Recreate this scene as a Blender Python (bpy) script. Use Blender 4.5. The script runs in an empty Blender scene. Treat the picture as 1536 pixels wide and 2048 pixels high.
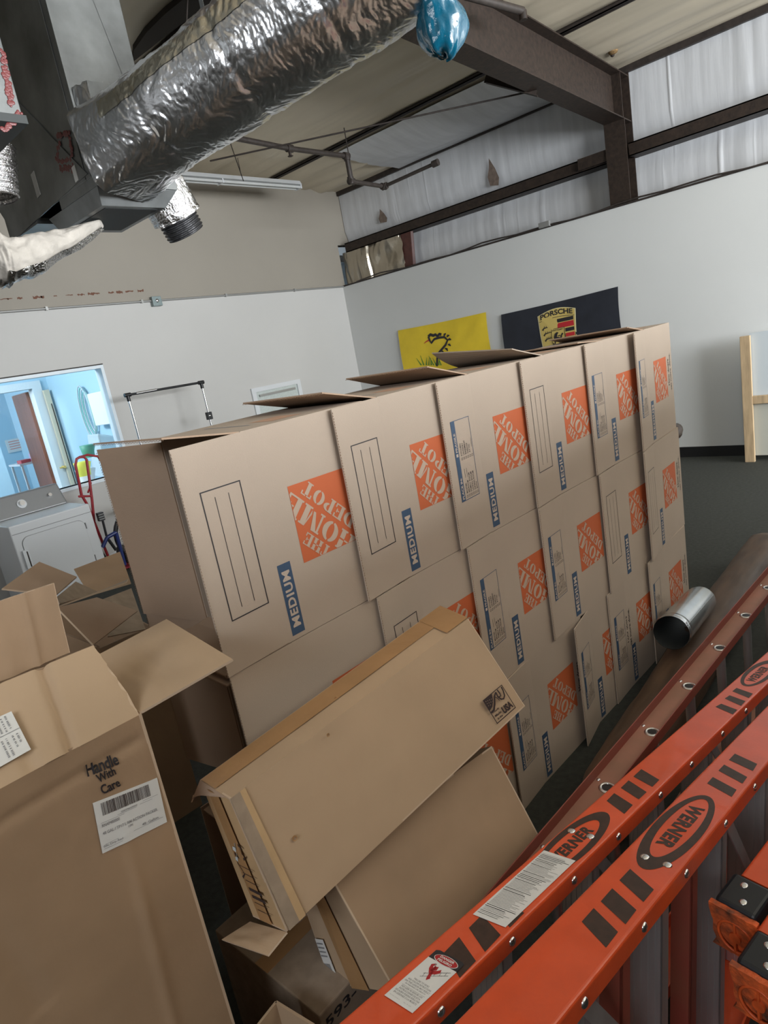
import bpy, bmesh, math, random
import numpy as np
from mathutils import Vector, Matrix, Euler, noise
random.seed(7)
scn = bpy.context.scene
COL = scn.collection
# ------------------------------------------------------------------ camera
yaw, pitch, roll = [math.radians(v) for v in (43.89686269, -13.77153203, -10.48401538)]
FPX = 1298.2
fw = np.array([math.cos(pitch)*math.cos(yaw), math.cos(pitch)*math.sin(yaw), math.sin(pitch)])
r_ = np.cross(fw, [0, 0, 1]); r_ = r_/np.linalg.norm(r_); u_ = np.cross(r_, fw)
RR = math.cos(roll)*r_ + math.sin(roll)*u_
UU = -math.sin(roll)*r_ + math.cos(roll)*u_
CM = np.array([RR, UU, -fw])
CC = np.array([0, 0, 1.77])
cd = bpy.data.cameras.new('camera'); cam = bpy.data.objects.new('camera', cd); COL.objects.link(cam)
mw = Matrix.Identity(4)
for i in range(3):
    for j in range(3): mw[i][j] = CM[j][i]
    mw[i][3] = CC[i]
cam.matrix_world = mw
cd.sensor_fit = 'VERTICAL'; cd.sensor_height = 24; cd.lens = 24*FPX/2048; cd.clip_start = 0.05
scn.camera = cam
def ray(x, y): return CM.T @ np.array([(x-768)/FPX, -(y-1024)/FPX, -1])
def at(x, y, ax, v):            # the point of the plane ax = v seen at a pixel of the photograph
    d = ray(x, y); i = 'XYZ'.index(ax); return Vector(CC + (v-CC[i])/d[i]*d)
def dp(x, y, t): return Vector(CC + t*ray(x, y))
# ------------------------------------------------------------------ world and lights
w = bpy.data.worlds.new('world'); scn.world = w; w.use_nodes = True
w.node_tree.nodes['Background'].inputs[0].default_value = (0.74, 0.86, 1.0, 1)
w.node_tree.nodes['Background'].inputs[1].default_value = 0.55
def area(name, loc, target, sx, sy, power, col):
    l = bpy.data.lights.new(name, 'AREA'); l.shape = 'RECTANGLE'; l.size = sx; l.size_y = sy; l.energy = power; l.color = col
    o = bpy.data.objects.new(name, l); COL.objects.link(o); o.location = loc
    o.rotation_euler = (Vector(target)-Vector(loc)).to_track_quat('-Z', 'Y').to_euler(); return o
area('daylight_door', (4.2, -5.9, 2.35), (3.8, 3.0, 2.6), 7.0, 2.4, 1420, (0.93, 0.97, 1.0))
area('ceiling_fill', (-3.85, 0.5, 3.3), (4.0, 3.5, 3.5), 5.0, 1.0, 190, (0.90, 0.95, 1.0))  # added fill to brighten ceiling and upper walls, not a known window
area('next_room_light', (1.6, 8.6, 3.1), (3.0, 8.9, 0.9), 1.6, 1.2, 150, (0.80, 0.92, 1.0))
scn.view_settings.view_transform = 'Standard'; scn.view_settings.look = 'None'
scn.view_settings.exposure = 0.0; scn.view_settings.gamma = 1.0; scn.view_settings.use_curve_mapping = False
scn.cycles.max_bounces = 8; scn.cycles.diffuse_bounces = 4; scn.cycles.use_denoising = True
# ------------------------------------------------------------------ materials
MATS = {}
def mat(name, col, rough=0.6, metal=0.0, var=0.0, vscale=8.0, bump=0.0, bscale=60.0, emit=None, alpha=1.0, trans=0.0, coat=0.0, stretch=(1, 1, 1), spec=0.5, col2=None, detail=4.0):
    if name in MATS: return MATS[name]
    m = bpy.data.materials.new(name); m.use_nodes = True; nt = m.node_tree; b = nt.nodes['Principled BSDF']
    b.inputs['Base Color'].default_value = (*col, 1); b.inputs['Roughness'].default_value = rough; b.inputs['Metallic'].default_value = metal
    b.inputs['Specular IOR Level'].default_value = spec
    if coat: b.inputs['Coat Weight'].default_value = coat
    if trans: b.inputs['Transmission Weight'].default_value = trans
    if alpha < 1: b.inputs['Alpha'].default_value = alpha
    if emit: b.inputs['Emission Color'].default_value = (*emit[0], 1); b.inputs['Emission Strength'].default_value = emit[1]
    if var or bump:
        tc = nt.nodes.new('ShaderNodeTexCoord'); mp = nt.nodes.new('ShaderNodeMapping'); mp.inputs['Scale'].default_value = stretch
        nt.links.new(tc.outputs['Object'], mp.inputs[0])
    if var:
        n = nt.nodes.new('ShaderNodeTexNoise'); n.inputs['Scale'].default_value = vscale; n.inputs['Detail'].default_value = detail
        nt.links.new(mp.outputs[0], n.inputs[0])
        rp = nt.nodes.new('ShaderNodeValToRGB'); rp.color_ramp.elements[0].position = 0.3; rp.color_ramp.elements[1].position = 0.7
        c2 = col2 or tuple(c*(1-var) for c in col); c1 = tuple(min(1, c*(1+var*0.6)) for c in col)
        rp.color_ramp.elements[0].color = (*c2, 1); rp.color_ramp.elements[1].color = (*c1, 1)
        nt.links.new(n.outputs[0], rp.inputs[0]); nt.links.new(rp.outputs[0], b.inputs['Base Color'])
    if bump:
        n2 = nt.nodes.new('ShaderNodeTexNoise'); n2.inputs['Scale'].default_value = bscale; n2.inputs['Detail'].default_value = 6
        nt.links.new(mp.outputs[0], n2.inputs[0]); bp = nt.nodes.new('ShaderNodeBump'); bp.inputs['Strength'].default_value = bump
        bp.inputs['Distance'].default_value = 0.01
        nt.links.new(n2.outputs[0], bp.inputs['Height']); nt.links.new(bp.outputs[0], b.inputs['Normal'])
    MATS[name] = m; return m
kraft = mat('kraft_moving', (0.47, 0.38, 0.305), 0.8, var=0.05, vscale=3, bump=0.08, bscale=300)
kraft_in = mat('kraft_inside', (0.44, 0.31, 0.22), 0.85, var=0.06, vscale=4, bump=0.08, bscale=200)
liner = mat('kraft_cut_edge', (0.56, 0.42, 0.30), 0.9)
flute = mat('kraft_flute', (0.30, 0.19, 0.12), 0.9)
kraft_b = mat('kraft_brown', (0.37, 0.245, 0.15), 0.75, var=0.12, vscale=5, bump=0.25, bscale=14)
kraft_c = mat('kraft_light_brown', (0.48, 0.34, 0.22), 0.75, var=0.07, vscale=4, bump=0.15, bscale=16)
kraft_tape = mat('kraft_tape', (0.40, 0.225, 0.10), 0.45, var=0.12, vscale=7, bump=0.2, bscale=25)
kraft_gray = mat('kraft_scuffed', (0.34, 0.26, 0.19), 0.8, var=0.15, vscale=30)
ink_black = mat('ink_black', (0.022, 0.020, 0.024), 0.6)
ink_brown = mat('ink_dark_brown', (0.045, 0.03, 0.03), 0.6)
ink_blue = mat('ink_blue', (0.045, 0.085, 0.155), 0.6)
ink_orange = mat('ink_orange', (0.56, 0.125, 0.040), 0.7)
paper = mat('paper_white', (0.72, 0.72, 0.71), 0.5, bump=0.05, bscale=30)
ink_gray = mat('ink_gray', (0.25, 0.25, 0.26), 0.6)
white_paint = mat('wall_white', (0.70, 0.71, 0.70), 0.6, var=0.025, vscale=1.2, bump=0.05, bscale=80)
tan_paint = mat('wall_upper_tan', (0.315, 0.285, 0.24), 0.65, var=0.04, vscale=1.0, bump=0.05, bscale=60)
gray_paint = mat('wall_back_grey', (0.56, 0.55, 0.53), 0.6, var=0.03, vscale=1.0, bump=0.05, bscale=60)
carpet = mat('floor_dark', (0.035, 0.038, 0.032), 0.85, var=0.3, vscale=40, bump=0.3, bscale=200)
steel_brown = mat('steel_primer', (0.030, 0.018, 0.012), 0.6, var=0.45, vscale=25, bump=0.15, bscale=50, detail=8)
steel_dark = mat('steel_dark', (0.035, 0.026, 0.022), 0.6, var=0.4, vscale=20)
vinyl_wall = mat('insulation_vinyl_wall', (0.67, 0.68, 0.70), 0.40, var=0.10, vscale=1.5, stretch=(1, 9, .7), bump=0.35, bscale=1.6)
vinyl_roof = mat('insulation_vinyl_roof', (0.64, 0.56, 0.43), 0.5, var=0.10, vscale=2.2, stretch=(1, 0.25, 1))
foil = mat('foil_jacket', (0.95, 0.95, 0.97), 0.29, metal=1.0, bump=0.22, bscale=45)
foil_fine = mat('foil_flex', (0.78, 0.77, 0.77), 0.16, metal=1.0, bump=0.9, bscale=90)
galv = mat('galvanized', (0.20, 0.21, 0.21), 0.36, metal=0.40, var=0.5, vscale=4, detail=8, bump=0.05, bscale=20)
galv_dark = mat('galvanized_shade', (0.05, 0.055, 0.055), 0.6, metal=0.3)  # metal colour darkened for the shade in openings and undersides
galv_pipe = mat('galvanized_pipe', (0.62, 0.64, 0.66), 0.22, metal=1.0, var=0.15, vscale=12)
fg_orange = mat('fiberglass_orange', (0.70, 0.085, 0.020), 0.36, var=0.14, vscale=9, bump=0.04, bscale=150, coat=0.3)
fg_web = mat('fiberglass_faded_web', (0.33, 0.145, 0.10), 0.5, var=0.15, vscale=9, col2=(0.27, 0.14, 0.09))
fg_red = mat('fiberglass_faded_red', (0.22, 0.042, 0.030), 0.45, var=0.18, vscale=10, col2=(0.23, 0.065, 0.04))
fg_mark = mat('ladder_black_print', (0.048, 0.024, 0.016), 0.5, var=0.3, vscale=60)
alu = mat('aluminium', (0.58, 0.57, 0.58), 0.42, metal=0.85, var=0.2, vscale=14, stretch=(1, 1, 0.2), bump=0.04, bscale=60)
chrome = mat('rivet_metal', (0.75, 0.75, 0.76), 0.22, metal=1.0)
rubber = mat('black_boot', (0.012, 0.014, 0.018), 0.38)
pad = mat('orange_foot_pad', (0.62, 0.10, 0.02), 0.6, var=0.9, vscale=28, bump=0.7, bscale=45, col2=(0.07, 0.035, 0.02))
wood = mat('pine_wood', (0.55, 0.40, 0.24), 0.6, var=0.22, vscale=6, stretch=(6, 6, 0.8))
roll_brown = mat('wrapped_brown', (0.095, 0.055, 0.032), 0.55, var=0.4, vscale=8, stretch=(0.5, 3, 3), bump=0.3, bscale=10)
white_enamel = mat('white_enamel', (0.68, 0.70, 0.72), 0.3)
white_side = mat('white_enamel_side', (0.74, 0.77, 0.80), 0.35)
grey_panel = mat('appliance_grey', (0.24, 0.245, 0.25), 0.35, metal=0.3)
red_paint = mat('red_paint', (0.30, 0.012, 0.020), 0.35)
black_plastic = mat('black_plastic', (0.014, 0.014, 0.016), 0.4)
blue_plastic = mat('blue_film', (0.004, 0.10, 0.17), 0.15, trans=0.15, bump=0.5, bscale=20)
yellow = mat('flag_yellow', (0.88, 0.64, 0.035), 0.65, var=0.06, vscale=6)
navy = mat('flag_black', (0.020, 0.023, 0.034), 0.6, var=0.2, vscale=6)
gold = mat('crest_gold', (0.66, 0.50, 0.15), 0.6)
crest_red = mat('crest_red', (0.55, 0.022, 0.03), 0.6)
glass = mat('window_glass', (0.95, 0.98, 1.0), 0.0, trans=1.0); glass.node_tree.nodes['Principled BSDF'].inputs['IOR'].default_value = 1.06
room_blue = mat('next_room_blue', (0.42, 0.62, 0.74), 0.7)
door_wood = mat('brown_door', (0.24, 0.085, 0.045), 0.4, var=0.3, vscale=5, stretch=(6, 6, 0.6))
fiber = mat('white_insulation', (0.50, 0.46, 0.41), 0.95, var=0.15, vscale=12, bump=0.9, bscale=22)
pipe_dark = mat('pipe_dark', (0.045, 0.035, 0.03), 0.5, var=0.3, vscale=25)
mastic = mat('mastic_red', (0.17, 0.035, 0.035), 0.35)
clear_bin = mat('clear_plastic', (0.75, 0.83, 0.86), 0.25, alpha=0.6)
rust = mat('rust_stain', (0.15, 0.065, 0.04), 0.8)
# ------------------------------------------------------------------ mesh helpers
class MB:
    def __init__(s): s.v = []; s.f = []; s.m = []; s.ms = []; s.sm = []
    def mi(s, m):
        if m not in s.ms: s.ms.append(m)
        return s.ms.index(m)
    def add(s, vs, fs, m, smooth=False):
        o = len(s.v); s.v += [tuple(v) for v in vs]; k = s.mi(m)
        for f in fs: s.f.append([o+i for i in f]); s.m.append(k); s.sm.append(smooth)
    def box(s, a, b, m, M=None):
        x0, y0, z0 = a; x1, y1, z1 = b
        vs = [Vector(p) for p in ((x0,y0,z0),(x1,y0,z0),(x1,y1,z0),(x0,y1,z0),(x0,y0,z1),(x1,y0,z1),(x1,y1,z1),(x0,y1,z1))]
        if M: vs = [M @ v for v in vs]
        s.add(vs, [(0,3,2,1),(4,5,6,7),(0,1,5,4),(1,2,6,5),(2,3,7,6),(3,0,4,7)], m)
    def hexa(s, q, m):            # eight corners: bottom four, then top four
        s.add(q, [(0,3,2,1),(4,5,6,7),(0,1,5,4),(1,2,6,5),(2,3,7,6),(3,0,4,7)], m)
    def sheet(s, pts, th, m, m2=None, me=None, n=None):   # a thick panel on a polygon
        pts = [Vector(p) for p in pts]
        if n is None:
            n = Vector((0, 0, 0))
            for i in range(len(pts)): n += pts[i].cross(pts[(i+1) % len(pts)])
            n.normalize()
        k = len(pts); b = [p - n*th for p in pts]
        s.add(pts, [tuple(range(k))], m); s.add(b, [tuple(reversed(range(k)))], m2 or m)
        s.add(pts+b, [(i, k+i, k+(i+1) % k, (i+1) % k) for i in range(k)], me or m)
    def bar(s, a, b, wx, wz, m, up=(0, 0, 1)):
        a = Vector(a); b = Vector(b); d = (b-a).normalized(); up = Vector(up)
        sx = d.cross(up).normalized(); uz = sx.cross(d)
        q = []
        for p in (a, b):
            q += [p-sx*wx/2-uz*wz/2, p+sx*wx/2-uz*wz/2, p+sx*wx/2+uz*wz/2, p-sx*wx/2+uz*wz/2]
        s.add(q, [(0,1,2,3),(7,6,5,4),(0,4,5,1),(1,5,6,2),(2,6,7,3),(3,7,4,0)], m)
    def tube(s, pts, r, m, seg=12, cap=True, rs=None):
        pts = [Vector(p) for p in pts]; n = len(pts); rings = []
        d0 = (pts[1]-pts[0]).normalized(); a = d0.cross(Vector((0, 0, 1)))
        if a.length < 1e-3: a = d0.cross(Vector((0, 1, 0)))
        a.normalize()
        for i, p in enumerate(pts):
            d = (pts[min(i+1, n-1)]-pts[max(i-1, 0)]).normalized()
            a = (a - d*a.dot(d)).normalized(); b = d.cross(a); rr = rs[i] if rs else r
            rings.append([p + (a*math.cos(2*math.pi*k/seg)+b*math.sin(2*math.pi*k/seg))*rr for k in range(seg)])
        vs = [v for rg in rings for v in rg]; fs = []
        for i in range(n-1):
            for k in range(seg):
                fs.append((i*seg+k, (i+1)*seg+k, (i+1)*seg+(k+1) % seg, i*seg+(k+1) % seg))
        s.add(vs, fs, m, True)
        if cap:
            s.add(rings[0], [tuple(range(seg))], m); s.add(rings[-1], [tuple(reversed(range(seg)))], m)
    def dome(s, c, n, r, h, m, seg=12):
        c = Vector(c); n = Vector(n).normalized(); a = n.orthogonal().normalized(); b = n.cross(a)
        vs = []; fs = []
        L = 4
        for i in range(L):
            t = i/L*math.pi/2
            for k in range(seg):
                ph = 2*math.pi*k/seg
                vs.append(c + (a*math.cos(ph)+b*math.sin(ph))*r*math.cos(t) + n*h*math.sin(t))
        vs.append(c+n*h)
        for i in range(L-1):
            for k in range(seg): fs.append((i*seg+k, i*seg+(k+1) % seg, (i+1)*seg+(k+1) % seg, (i+1)*seg+k))
        for k in range(seg): fs.append(((L-1)*seg+k, (L-1)*seg+(k+1) % seg, L*seg))
        s.add(vs, fs, m, True)
    def flat(s, tris2, fn, m):    # 2D (verts, faces) placed by fn(u, v)
        vs, fs = tris2; s.add([fn(*p) for p in vs], fs, m)
    def mesh(s, name):
        me = bpy.data.meshes.new(name); me.from_pydata(s.v, [], s.f)
        for m in s.ms: me.materials.append(m)
        me.polygons.foreach_set('material_index', s.m); me.polygons.foreach_set('use_smooth', s.sm); me.update(); return me
    def build(s, name, parent=None, loc=None, rot=None, bevel=0, seg=2):
        o = bpy.data.objects.new(name, s.mesh(name)); COL.objects.link(o)
        if parent: o.parent = parent
        if loc: o.location = loc
        if rot: o.rotation_euler = rot
        if bevel:
            b = o.modifiers.new('bevel', 'BEVEL'); b.width = bevel; b.segments = seg; b.limit_method = 'ANGLE'; b.angle_limit = math.radians(40)
        return o
def tag(o, label, cat, group=None):
    o['label'] = label; o['category'] = cat
    if group: o['group'] = group
    return o
def thing(name, label, cat, loc=(0, 0, 0), rot=(0, 0, 0), group=None):
    o = bpy.data.objects.new(name, None); COL.objects.link(o); o.location = loc; o.rotation_euler = rot; o.empty_display_size = 0.1
    return tag(o, label, cat, group)
def struct(name, mb, **k):
    o = mb.build(name, **k); o['kind'] = 'structure'; return o
def settle(root, parts):         # world-built parts hang under an empty standing elsewhere
    bpy.context.view_layer.update()
    inv = root.matrix_world.inverted()
    for p in parts: p.parent = root; p.matrix_parent_inverse = inv
_tc = {}
def text2d(t, size=1.0, bold=0.0, sx=1.0, align='LEFT', spacing=1.0):
    k = (t, size, bold, sx, align, spacing)
    if k in _tc: return _tc[k]
    c = bpy.data.curves.new('t', 'FONT'); c.body = t; c.size = size; c.offset = bold*size; c.align_x = align; c.space_character = spacing
    c.resolution_u = 3
    o = bpy.data.objects.new('t', c); COL.objects.link(o)
    dg = bpy.context.evaluated_depsgraph_get(); me = o.evaluated_get(dg).to_mesh()
    vs = [(v.co.x*sx, v.co.y) for v in me.vertices]; fs = [tuple(p.vertices) for p in me.polygons]
    o.evaluated_get(dg).to_mesh_clear(); bpy.data.objects.remove(o); bpy.data.curves.remove(c)
    _tc[k] = (vs, fs); return _tc[k]
def fit2d(t2, x0, y0, w, h):     # scale a 2D shape into a box
    vs, fs = t2; xs = [v[0] for v in vs]; ys = [v[1] for v in vs]
    ax, bx, ay, by = min(xs), max(xs), min(ys), max(ys)
    return [(x0+(v[0]-ax)/(bx-ax)*w, y0+(v[1]-ay)/(by-ay)*h) for v in vs], fs
def rect2d(x0, y0, x1, y1): return [(x0, y0), (x1, y0), (x1, y1), (x0, y1)], [(0, 1, 2, 3)]
def frame2d(x0, y0, x1, y1, t):
    v = [(x0, y0), (x1, y0), (x1, y1), (x0, y1), (x0+t, y0+t), (x1-t, y0+t), (x1-t, y1-t), (x0+t, y1-t)]
    return v, [(0, 1, 5, 4), (1, 2, 6, 5), (2, 3, 7, 6), (3, 0, 4, 7)]
def ell2d(cx, cy, a, b, a2=None, b2=None, n=40, dx=0, dy=0):
    o = [(cx+a*math.cos(2*math.pi*i/n), cy+b*math.sin(2*math.pi*i/n)) for i in range(n)]
    if a2 is None: return o, [tuple(range(n))]
    i2 = [(cx+dx+a2*math.cos(2*math.pi*i/n), cy+dy+b2*math.sin(2*math.pi*i/n)) for i in range(n)]
    return o+i2, [(i, (i+1) % n, n+(i+1) % n, n+i) for i in range(n)]
def clip2d(t2, x0, y0, x1, y1):
    bm = bmesh.new(); vs = [bm.verts.new((x, y, 0)) for x, y in t2[0]]
    for f in t2[1]:
        try: bm.faces.new([vs[i] for i in f])
        except ValueError: pass
    for co, no in (((x0, 0, 0), (-1, 0, 0)), ((x1, 0, 0), (1, 0, 0)), ((0, y0, 0), (0, -1, 0)), ((0, y1, 0), (0, 1, 0))):
        bmesh.ops.bisect_plane(bm, geom=bm.verts[:]+bm.edges[:]+bm.faces[:], plane_co=co, plane_no=no, clear_outer=True)
    bm.verts.index_update(); r = [(v.co.x, v.co.y) for v in bm.verts], [tuple(v.index for v in f.verts) for f in bm.faces]
    bm.free(); return r
def mov2d(t2, a, dx, dy):
    c, s = math.cos(a), math.sin(a); return [(x*c-y*s+dx, x*s+y*c+dy) for x, y in t2[0]], t2[1]
def stroke2d(pts, w):            # tapered or even pen stroke; w is a number or a list
    n = len(pts); L = []; R = []
    for i, (x, y) in enumerate(pts):
        a = pts[max(i-1, 0)]; b = pts[min(i+1, n-1)]; dx, dy = b[0]-a[0], b[1]-a[1]; q = math.hypot(dx, dy) or 1
        ww = (w[i] if isinstance(w, (list, tuple)) else w)/2
        L.append((x-dy/q*ww, y+dx/q*ww)); R.append((x+dy/q*ww, y-dx/q*ww))
    return L+R, [(i, n+i, n+i+1, i+1) for i in range(n-1)]
def grid(nx, ny, fn):
    vs = [fn(i/nx, j/ny) for j in range(ny+1) for i in range(nx+1)]
    fs = [(j*(nx+1)+i, j*(nx+1)+i+1, (j+1)*(nx+1)+i+1, (j+1)*(nx+1)+i) for j in range(ny) for i in range(nx)]
    return vs, fs
def nz(*p): return noise.noise(Vector(p))

# heavy slab-serif stencil capitals, one unit high
def slab(ch):
    R = lambda a, b, c, d: rect2d(a, b, c, d)
    def poly(p): return p, [tuple(range(len(p)))]
    def arc(cx, cy, rx, ry, ix, iy, a0, a1, n=14):
        o = [(cx+rx*math.cos(math.radians(a0+(a1-a0)*i/n)), cy+ry*math.sin(math.radians(a0+(a1-a0)*i/n))) for i in range(n+1)]
        q = [(cx+ix*math.cos(math.radians(a0+(a1-a0)*i/n)), cy+iy*math.sin(math.radians(a0+(a1-a0)*i/n))) for i in range(n+1)]
        return o+q, [(i, i+1, n+2+i, n+1+i) for i in range(n)]
    t, s = .09, .20
    if ch == 'H': return .72, [R(.05, 0, .05+s, .46), R(.05, .54, .05+s, 1), R(.47, 0, .47+s, .46), R(.47, .54, .47+s, 1), R(0, 0, .31, t), R(.41, 0, .72, t), R(0, 1-t, .31, 1), R(.41, 1-t, .72, 1), R(.27, .46, .45, .54)]
    if ch == 'O': return .66, [arc(.33, .5, .33, .5, .13, .40, 97, 263), arc(.33, .5, .33, .5, .13, .40, -83, 83)]
    if ch == 'M': return .90, [R(.05, 0, .13, 1), R(.64, 0, .64+s, 1), R(0, 0, .20, t), R(.56, 0, .90, t), R(0, 1-t, .16, 1), R(.66, 1-t, .90, 1), poly([(.13, 1), (.34, 1), (.50, .12), (.40, .12)]), poly([(.52, .30), (.56, .12), (.64, .75), (.64, 1)])]
    if ch == 'E': return .60, [R(.05, 0, .05+s, 1), R(0, 0, .60, t), R(0, 1-t, .58, 1), R(.29, .46, .46, .54), R(.52, 0, .60, .30), R(.50, .72, .58, 1), R(.42, .36, .48, .64)]
    if ch == 'T': return .60, [R(.20, 0, .40, .88), R(.12, 0, .48, t), R(0, 1-t, .27, 1), R(.33, 1-t, .60, 1), R(0, .72, .07, 1), R(.53, .72, .60, 1)]
    if ch == 'D': return .66, [R(.05, 0, .05+s, 1), R(0, 0, .30, t), R(0, 1-t, .30, 1), arc(.29, .5, .37, .5, .17, .41, -84, 84)]
    if ch == 'P': return .60, [R(.05, 0, .05+s, 1), R(0, 0, .33, t), R(0, 1-t, .30, 1), arc(.29, .70, .31, .30, .12, .21, -84, 84)]
def slabtext(word, gap=.07):
    V, F = [], []; x = 0
    for ch in word:
        w_, sh = slab(ch)
        for vs, fs in sh:
            o = len(V); V += [(x+a, b_) for a, b_ in vs]; F += [tuple(o+i for i in f) for f in fs]
        x += w_+gap
    return V, F
# ================================================================== THE ROOM
mat('unseen_wall_grey', (.13, .125, .115), .8)  # dark grey of the unseen walls, keeps bounce off the foreground
XW, YW, ZL = 7.61, 7.31, 2.81          # right wall face, back wall face, height of the drywall
XU = 7.93                               # face of the upper, insulated wall
def roof(x): return 4.17 + 0.05*(XU-x)
b = MB(); b.box((-4, -6, -0.1), (8.2, 7.4, 0), carpet); struct('floor', b)
b = MB(); b.box((XW, -6, 0), (XU+.02, 7.45, ZL), white_paint); b.box((XU+.02, -6, 0), (8.3, 7.6, 4.6), white_paint); struct('wall_right', b)
b = MB(); b.box((XW-.014, -6, 0), (XW, 7.31, 0.115), mat('baseboard_black', (0.012, 0.012, 0.013), 0.5)); struct('baseboard_right', b)
# back wall with the opening of the interior window
WX0, WX1, WZ0, WZ1 = 1.7, 3.535, 0.95, 2.175
b = MB()
b.box((-4, YW, 0), (WX0, YW+.13, ZL), gray_paint); b.box((WX1, YW, 0), (XW, YW+.13, ZL), gray_paint)
b.box((WX0, YW, 0), (WX1, YW+.13, WZ0), gray_paint); b.box((WX0, YW, WZ1), (WX1, YW+.13, ZL), gray_paint)
b.box((-4, YW, ZL), (7.66, YW+.13, 3.42), tan_paint)
b.add([(-4, YW, 3.42), (7.93, YW, 3.42), (7.93, YW, roof(7.93)+.1), (-4, YW, roof(-4)+.1)], [(0, 1, 2, 3)], tan_paint)
b.add([(-4, YW+.13, 3.42), (8.2, YW+.13, 3.42), (8.2, YW+.13, 5), (-4, YW+.13, 5)], [(3, 2, 1, 0)], tan_paint)
random.seed(3)                          # peeled line of old rust above the conduit
for k in range(26):
    x = 1.2 + 3.1*k/26 + random.uniform(-.03, .03); L = random.uniform(.03, .1) if k > 12 else .14
    h = random.uniform(.006, .022) if k > 12 else .008
    pts = [(x+L*i/6, ZL+.13+random.uniform(-.4, .4)*h+h*.5) for i in range(7)] + [(x+L*(6-i)/6, ZL+.13-h*.5+random.uniform(-.5, .4)*h) for i in range(7)]
    b.add([(p[0], YW-.0015, p[1]) for p in pts], [tuple(range(len(pts)))], rust)
struct('wall_back', b)
b = MB(); b.box((2.66, YW-.015, 0), (XW-.02, YW, 0.1), white_enamel); struct('baseboard_back', b)
# upper insulated wall: vinyl facing with pinched vertical wrinkles
def wallins(u, v):
    y = -2 + 9.3*u; z = 2.75 + 1.5*v
    w = 0.020*nz(y*0.7, z*0.5, 3) + 0.003*nz(y*9, z*1.1, 7) + 0.03*max(0, nz(y*3.1, z*.25, 11)-.28) + .012*max(0, nz(y*14, z*.5, 4)-.40)*(1+2*nz(y*.7, 3, 3))
    g = min(1, abs(z-3.36)/.25)
    return (XU-.01-0.05*g*g - w*(.4+.6*g), y, z)
b = MB(); vs, fs = grid(1500, 26, wallins); b.add(vs, fs, vinyl_wall, True)
random.seed(12)
for (px_, py_, L) in ((985, 345, .34), (765, 432, .2), (1225, 100, .03)):   # torn patches of the facing
    c = at(px_, py_, 'X', XU-.075)
    if L > .1:
        pts = [(c.y+.02, c.z+L*.5), (c.y-.05, c.z+L*.1), (c.y-.09, c.z-L*.25), (c.y-.07, c.z-L*.5), (c.y+.05, c.z-L*.42), (c.y+.07, c.z-L*.1), (c.y+.035, c.z+L*.2)]
        b.add([(XU-.088, p[0], p[1]) for p in pts], [tuple(range(7))], mat('torn_facing', (.20, .15, .12), .8, var=.3, vscale=20))
struct('wall_right_insulation', b)
# ceiling: sagging vinyl between purlins
PUR = [7.90, 6.45, 5.0, 3.55, 2.1, 0.65, -0.8, -2.3]
def ceil(u, v):
    x = -3.9 + (XU+3.9)*u; y = -6 + 13.4*v
    t = 0
    for i in range(len(PUR)-1):
        if PUR[i+1] <= x <= PUR[i]: t = (x-PUR[i+1])/(PUR[i]-PUR[i+1])
    sag = math.sin(math.pi*t) if 0 < t < 1 else 0
    z = roof(x) + .02 - 0.05*abs(sag)**.7 + 0.035*nz(x*.8, y*.4, 1)*sag + 0.05*nz(x*4.2, y*.45+x*.5, 5)*(.12+sag) + .02*abs(nz(x*3, y*.3+x*.6, 15))*sag + 0.012*nz(x*11, y*1.3, 9)
    return (x, y, z)
b = MB(); vs, fs = grid(420, 220, ceil); b.add(vs, fs, vinyl_roof, True); struct('ceiling', b)
b = MB(); b.sheet([(-4.1, -6.3, 4.78), (8.3, -6, 4.45), (8.3, 7.5, 4.45), (-4, 7.5, 4.78)], .05, steel_dark); struct('ceiling_deck', b)
# blue-white loose sheet hanging under the roof near the corner
def loose(u, v):
    x = 6.55 + 1.28*u; y = 3.15 + 2.9*v
    return (x, y, roof(x)-.035 - .11*math.sin(math.pi*min(1, u*1.02)) *math.sin(math.pi*(.12+.8*v)) + .012*nz(x*6, y*1.2, 2))
b = MB(); vs, fs = grid(40, 60, loose); b.add(vs, fs, vinyl_wall, True)
tag(b.build('insulation_sheet'), 'pale loose insulation sheet sagging under the roof beside the brown rafter', 'insulation')
for i, x in enumerate(PUR[1:]):             # purlins
    b = MB(); z = roof(x)+.03; y0, y1 = -6, YW
    b.box((x-.035, y0, z-.06), (x+.035, y1, z-.05), steel_dark); b.box((x-.006, y0, z-.06), (x+.006, y1, z+.16), steel_dark)
    b.box((x-.035, y0, z-.06), (x-.028, y1, z-.03), steel_dark)
    struct('beam_purlin', b)
b = MB(); b.box((-4.15, -6.3, 0), (-4, 7.45, 4.8), MATS['unseen_wall_grey']); struct('wall_left', b)  # unseen, added beside the camera to darken the foreground
b = MB(); b.box((-4.1, -6.3, 0), (8.2, -6.1, 4.8), MATS['unseen_wall_grey']); struct('wall_front', b)  # likewise unseen, closes the room behind the camera and dims the foreground
# unseen light blocker added behind the camera to darken the foreground
b = MB(); b.box((-3.2, -1.05, 0), (5.2, -.93, 1.9), MATS['unseen_wall_grey']); struct('wall_light_blocker', b)
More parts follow.
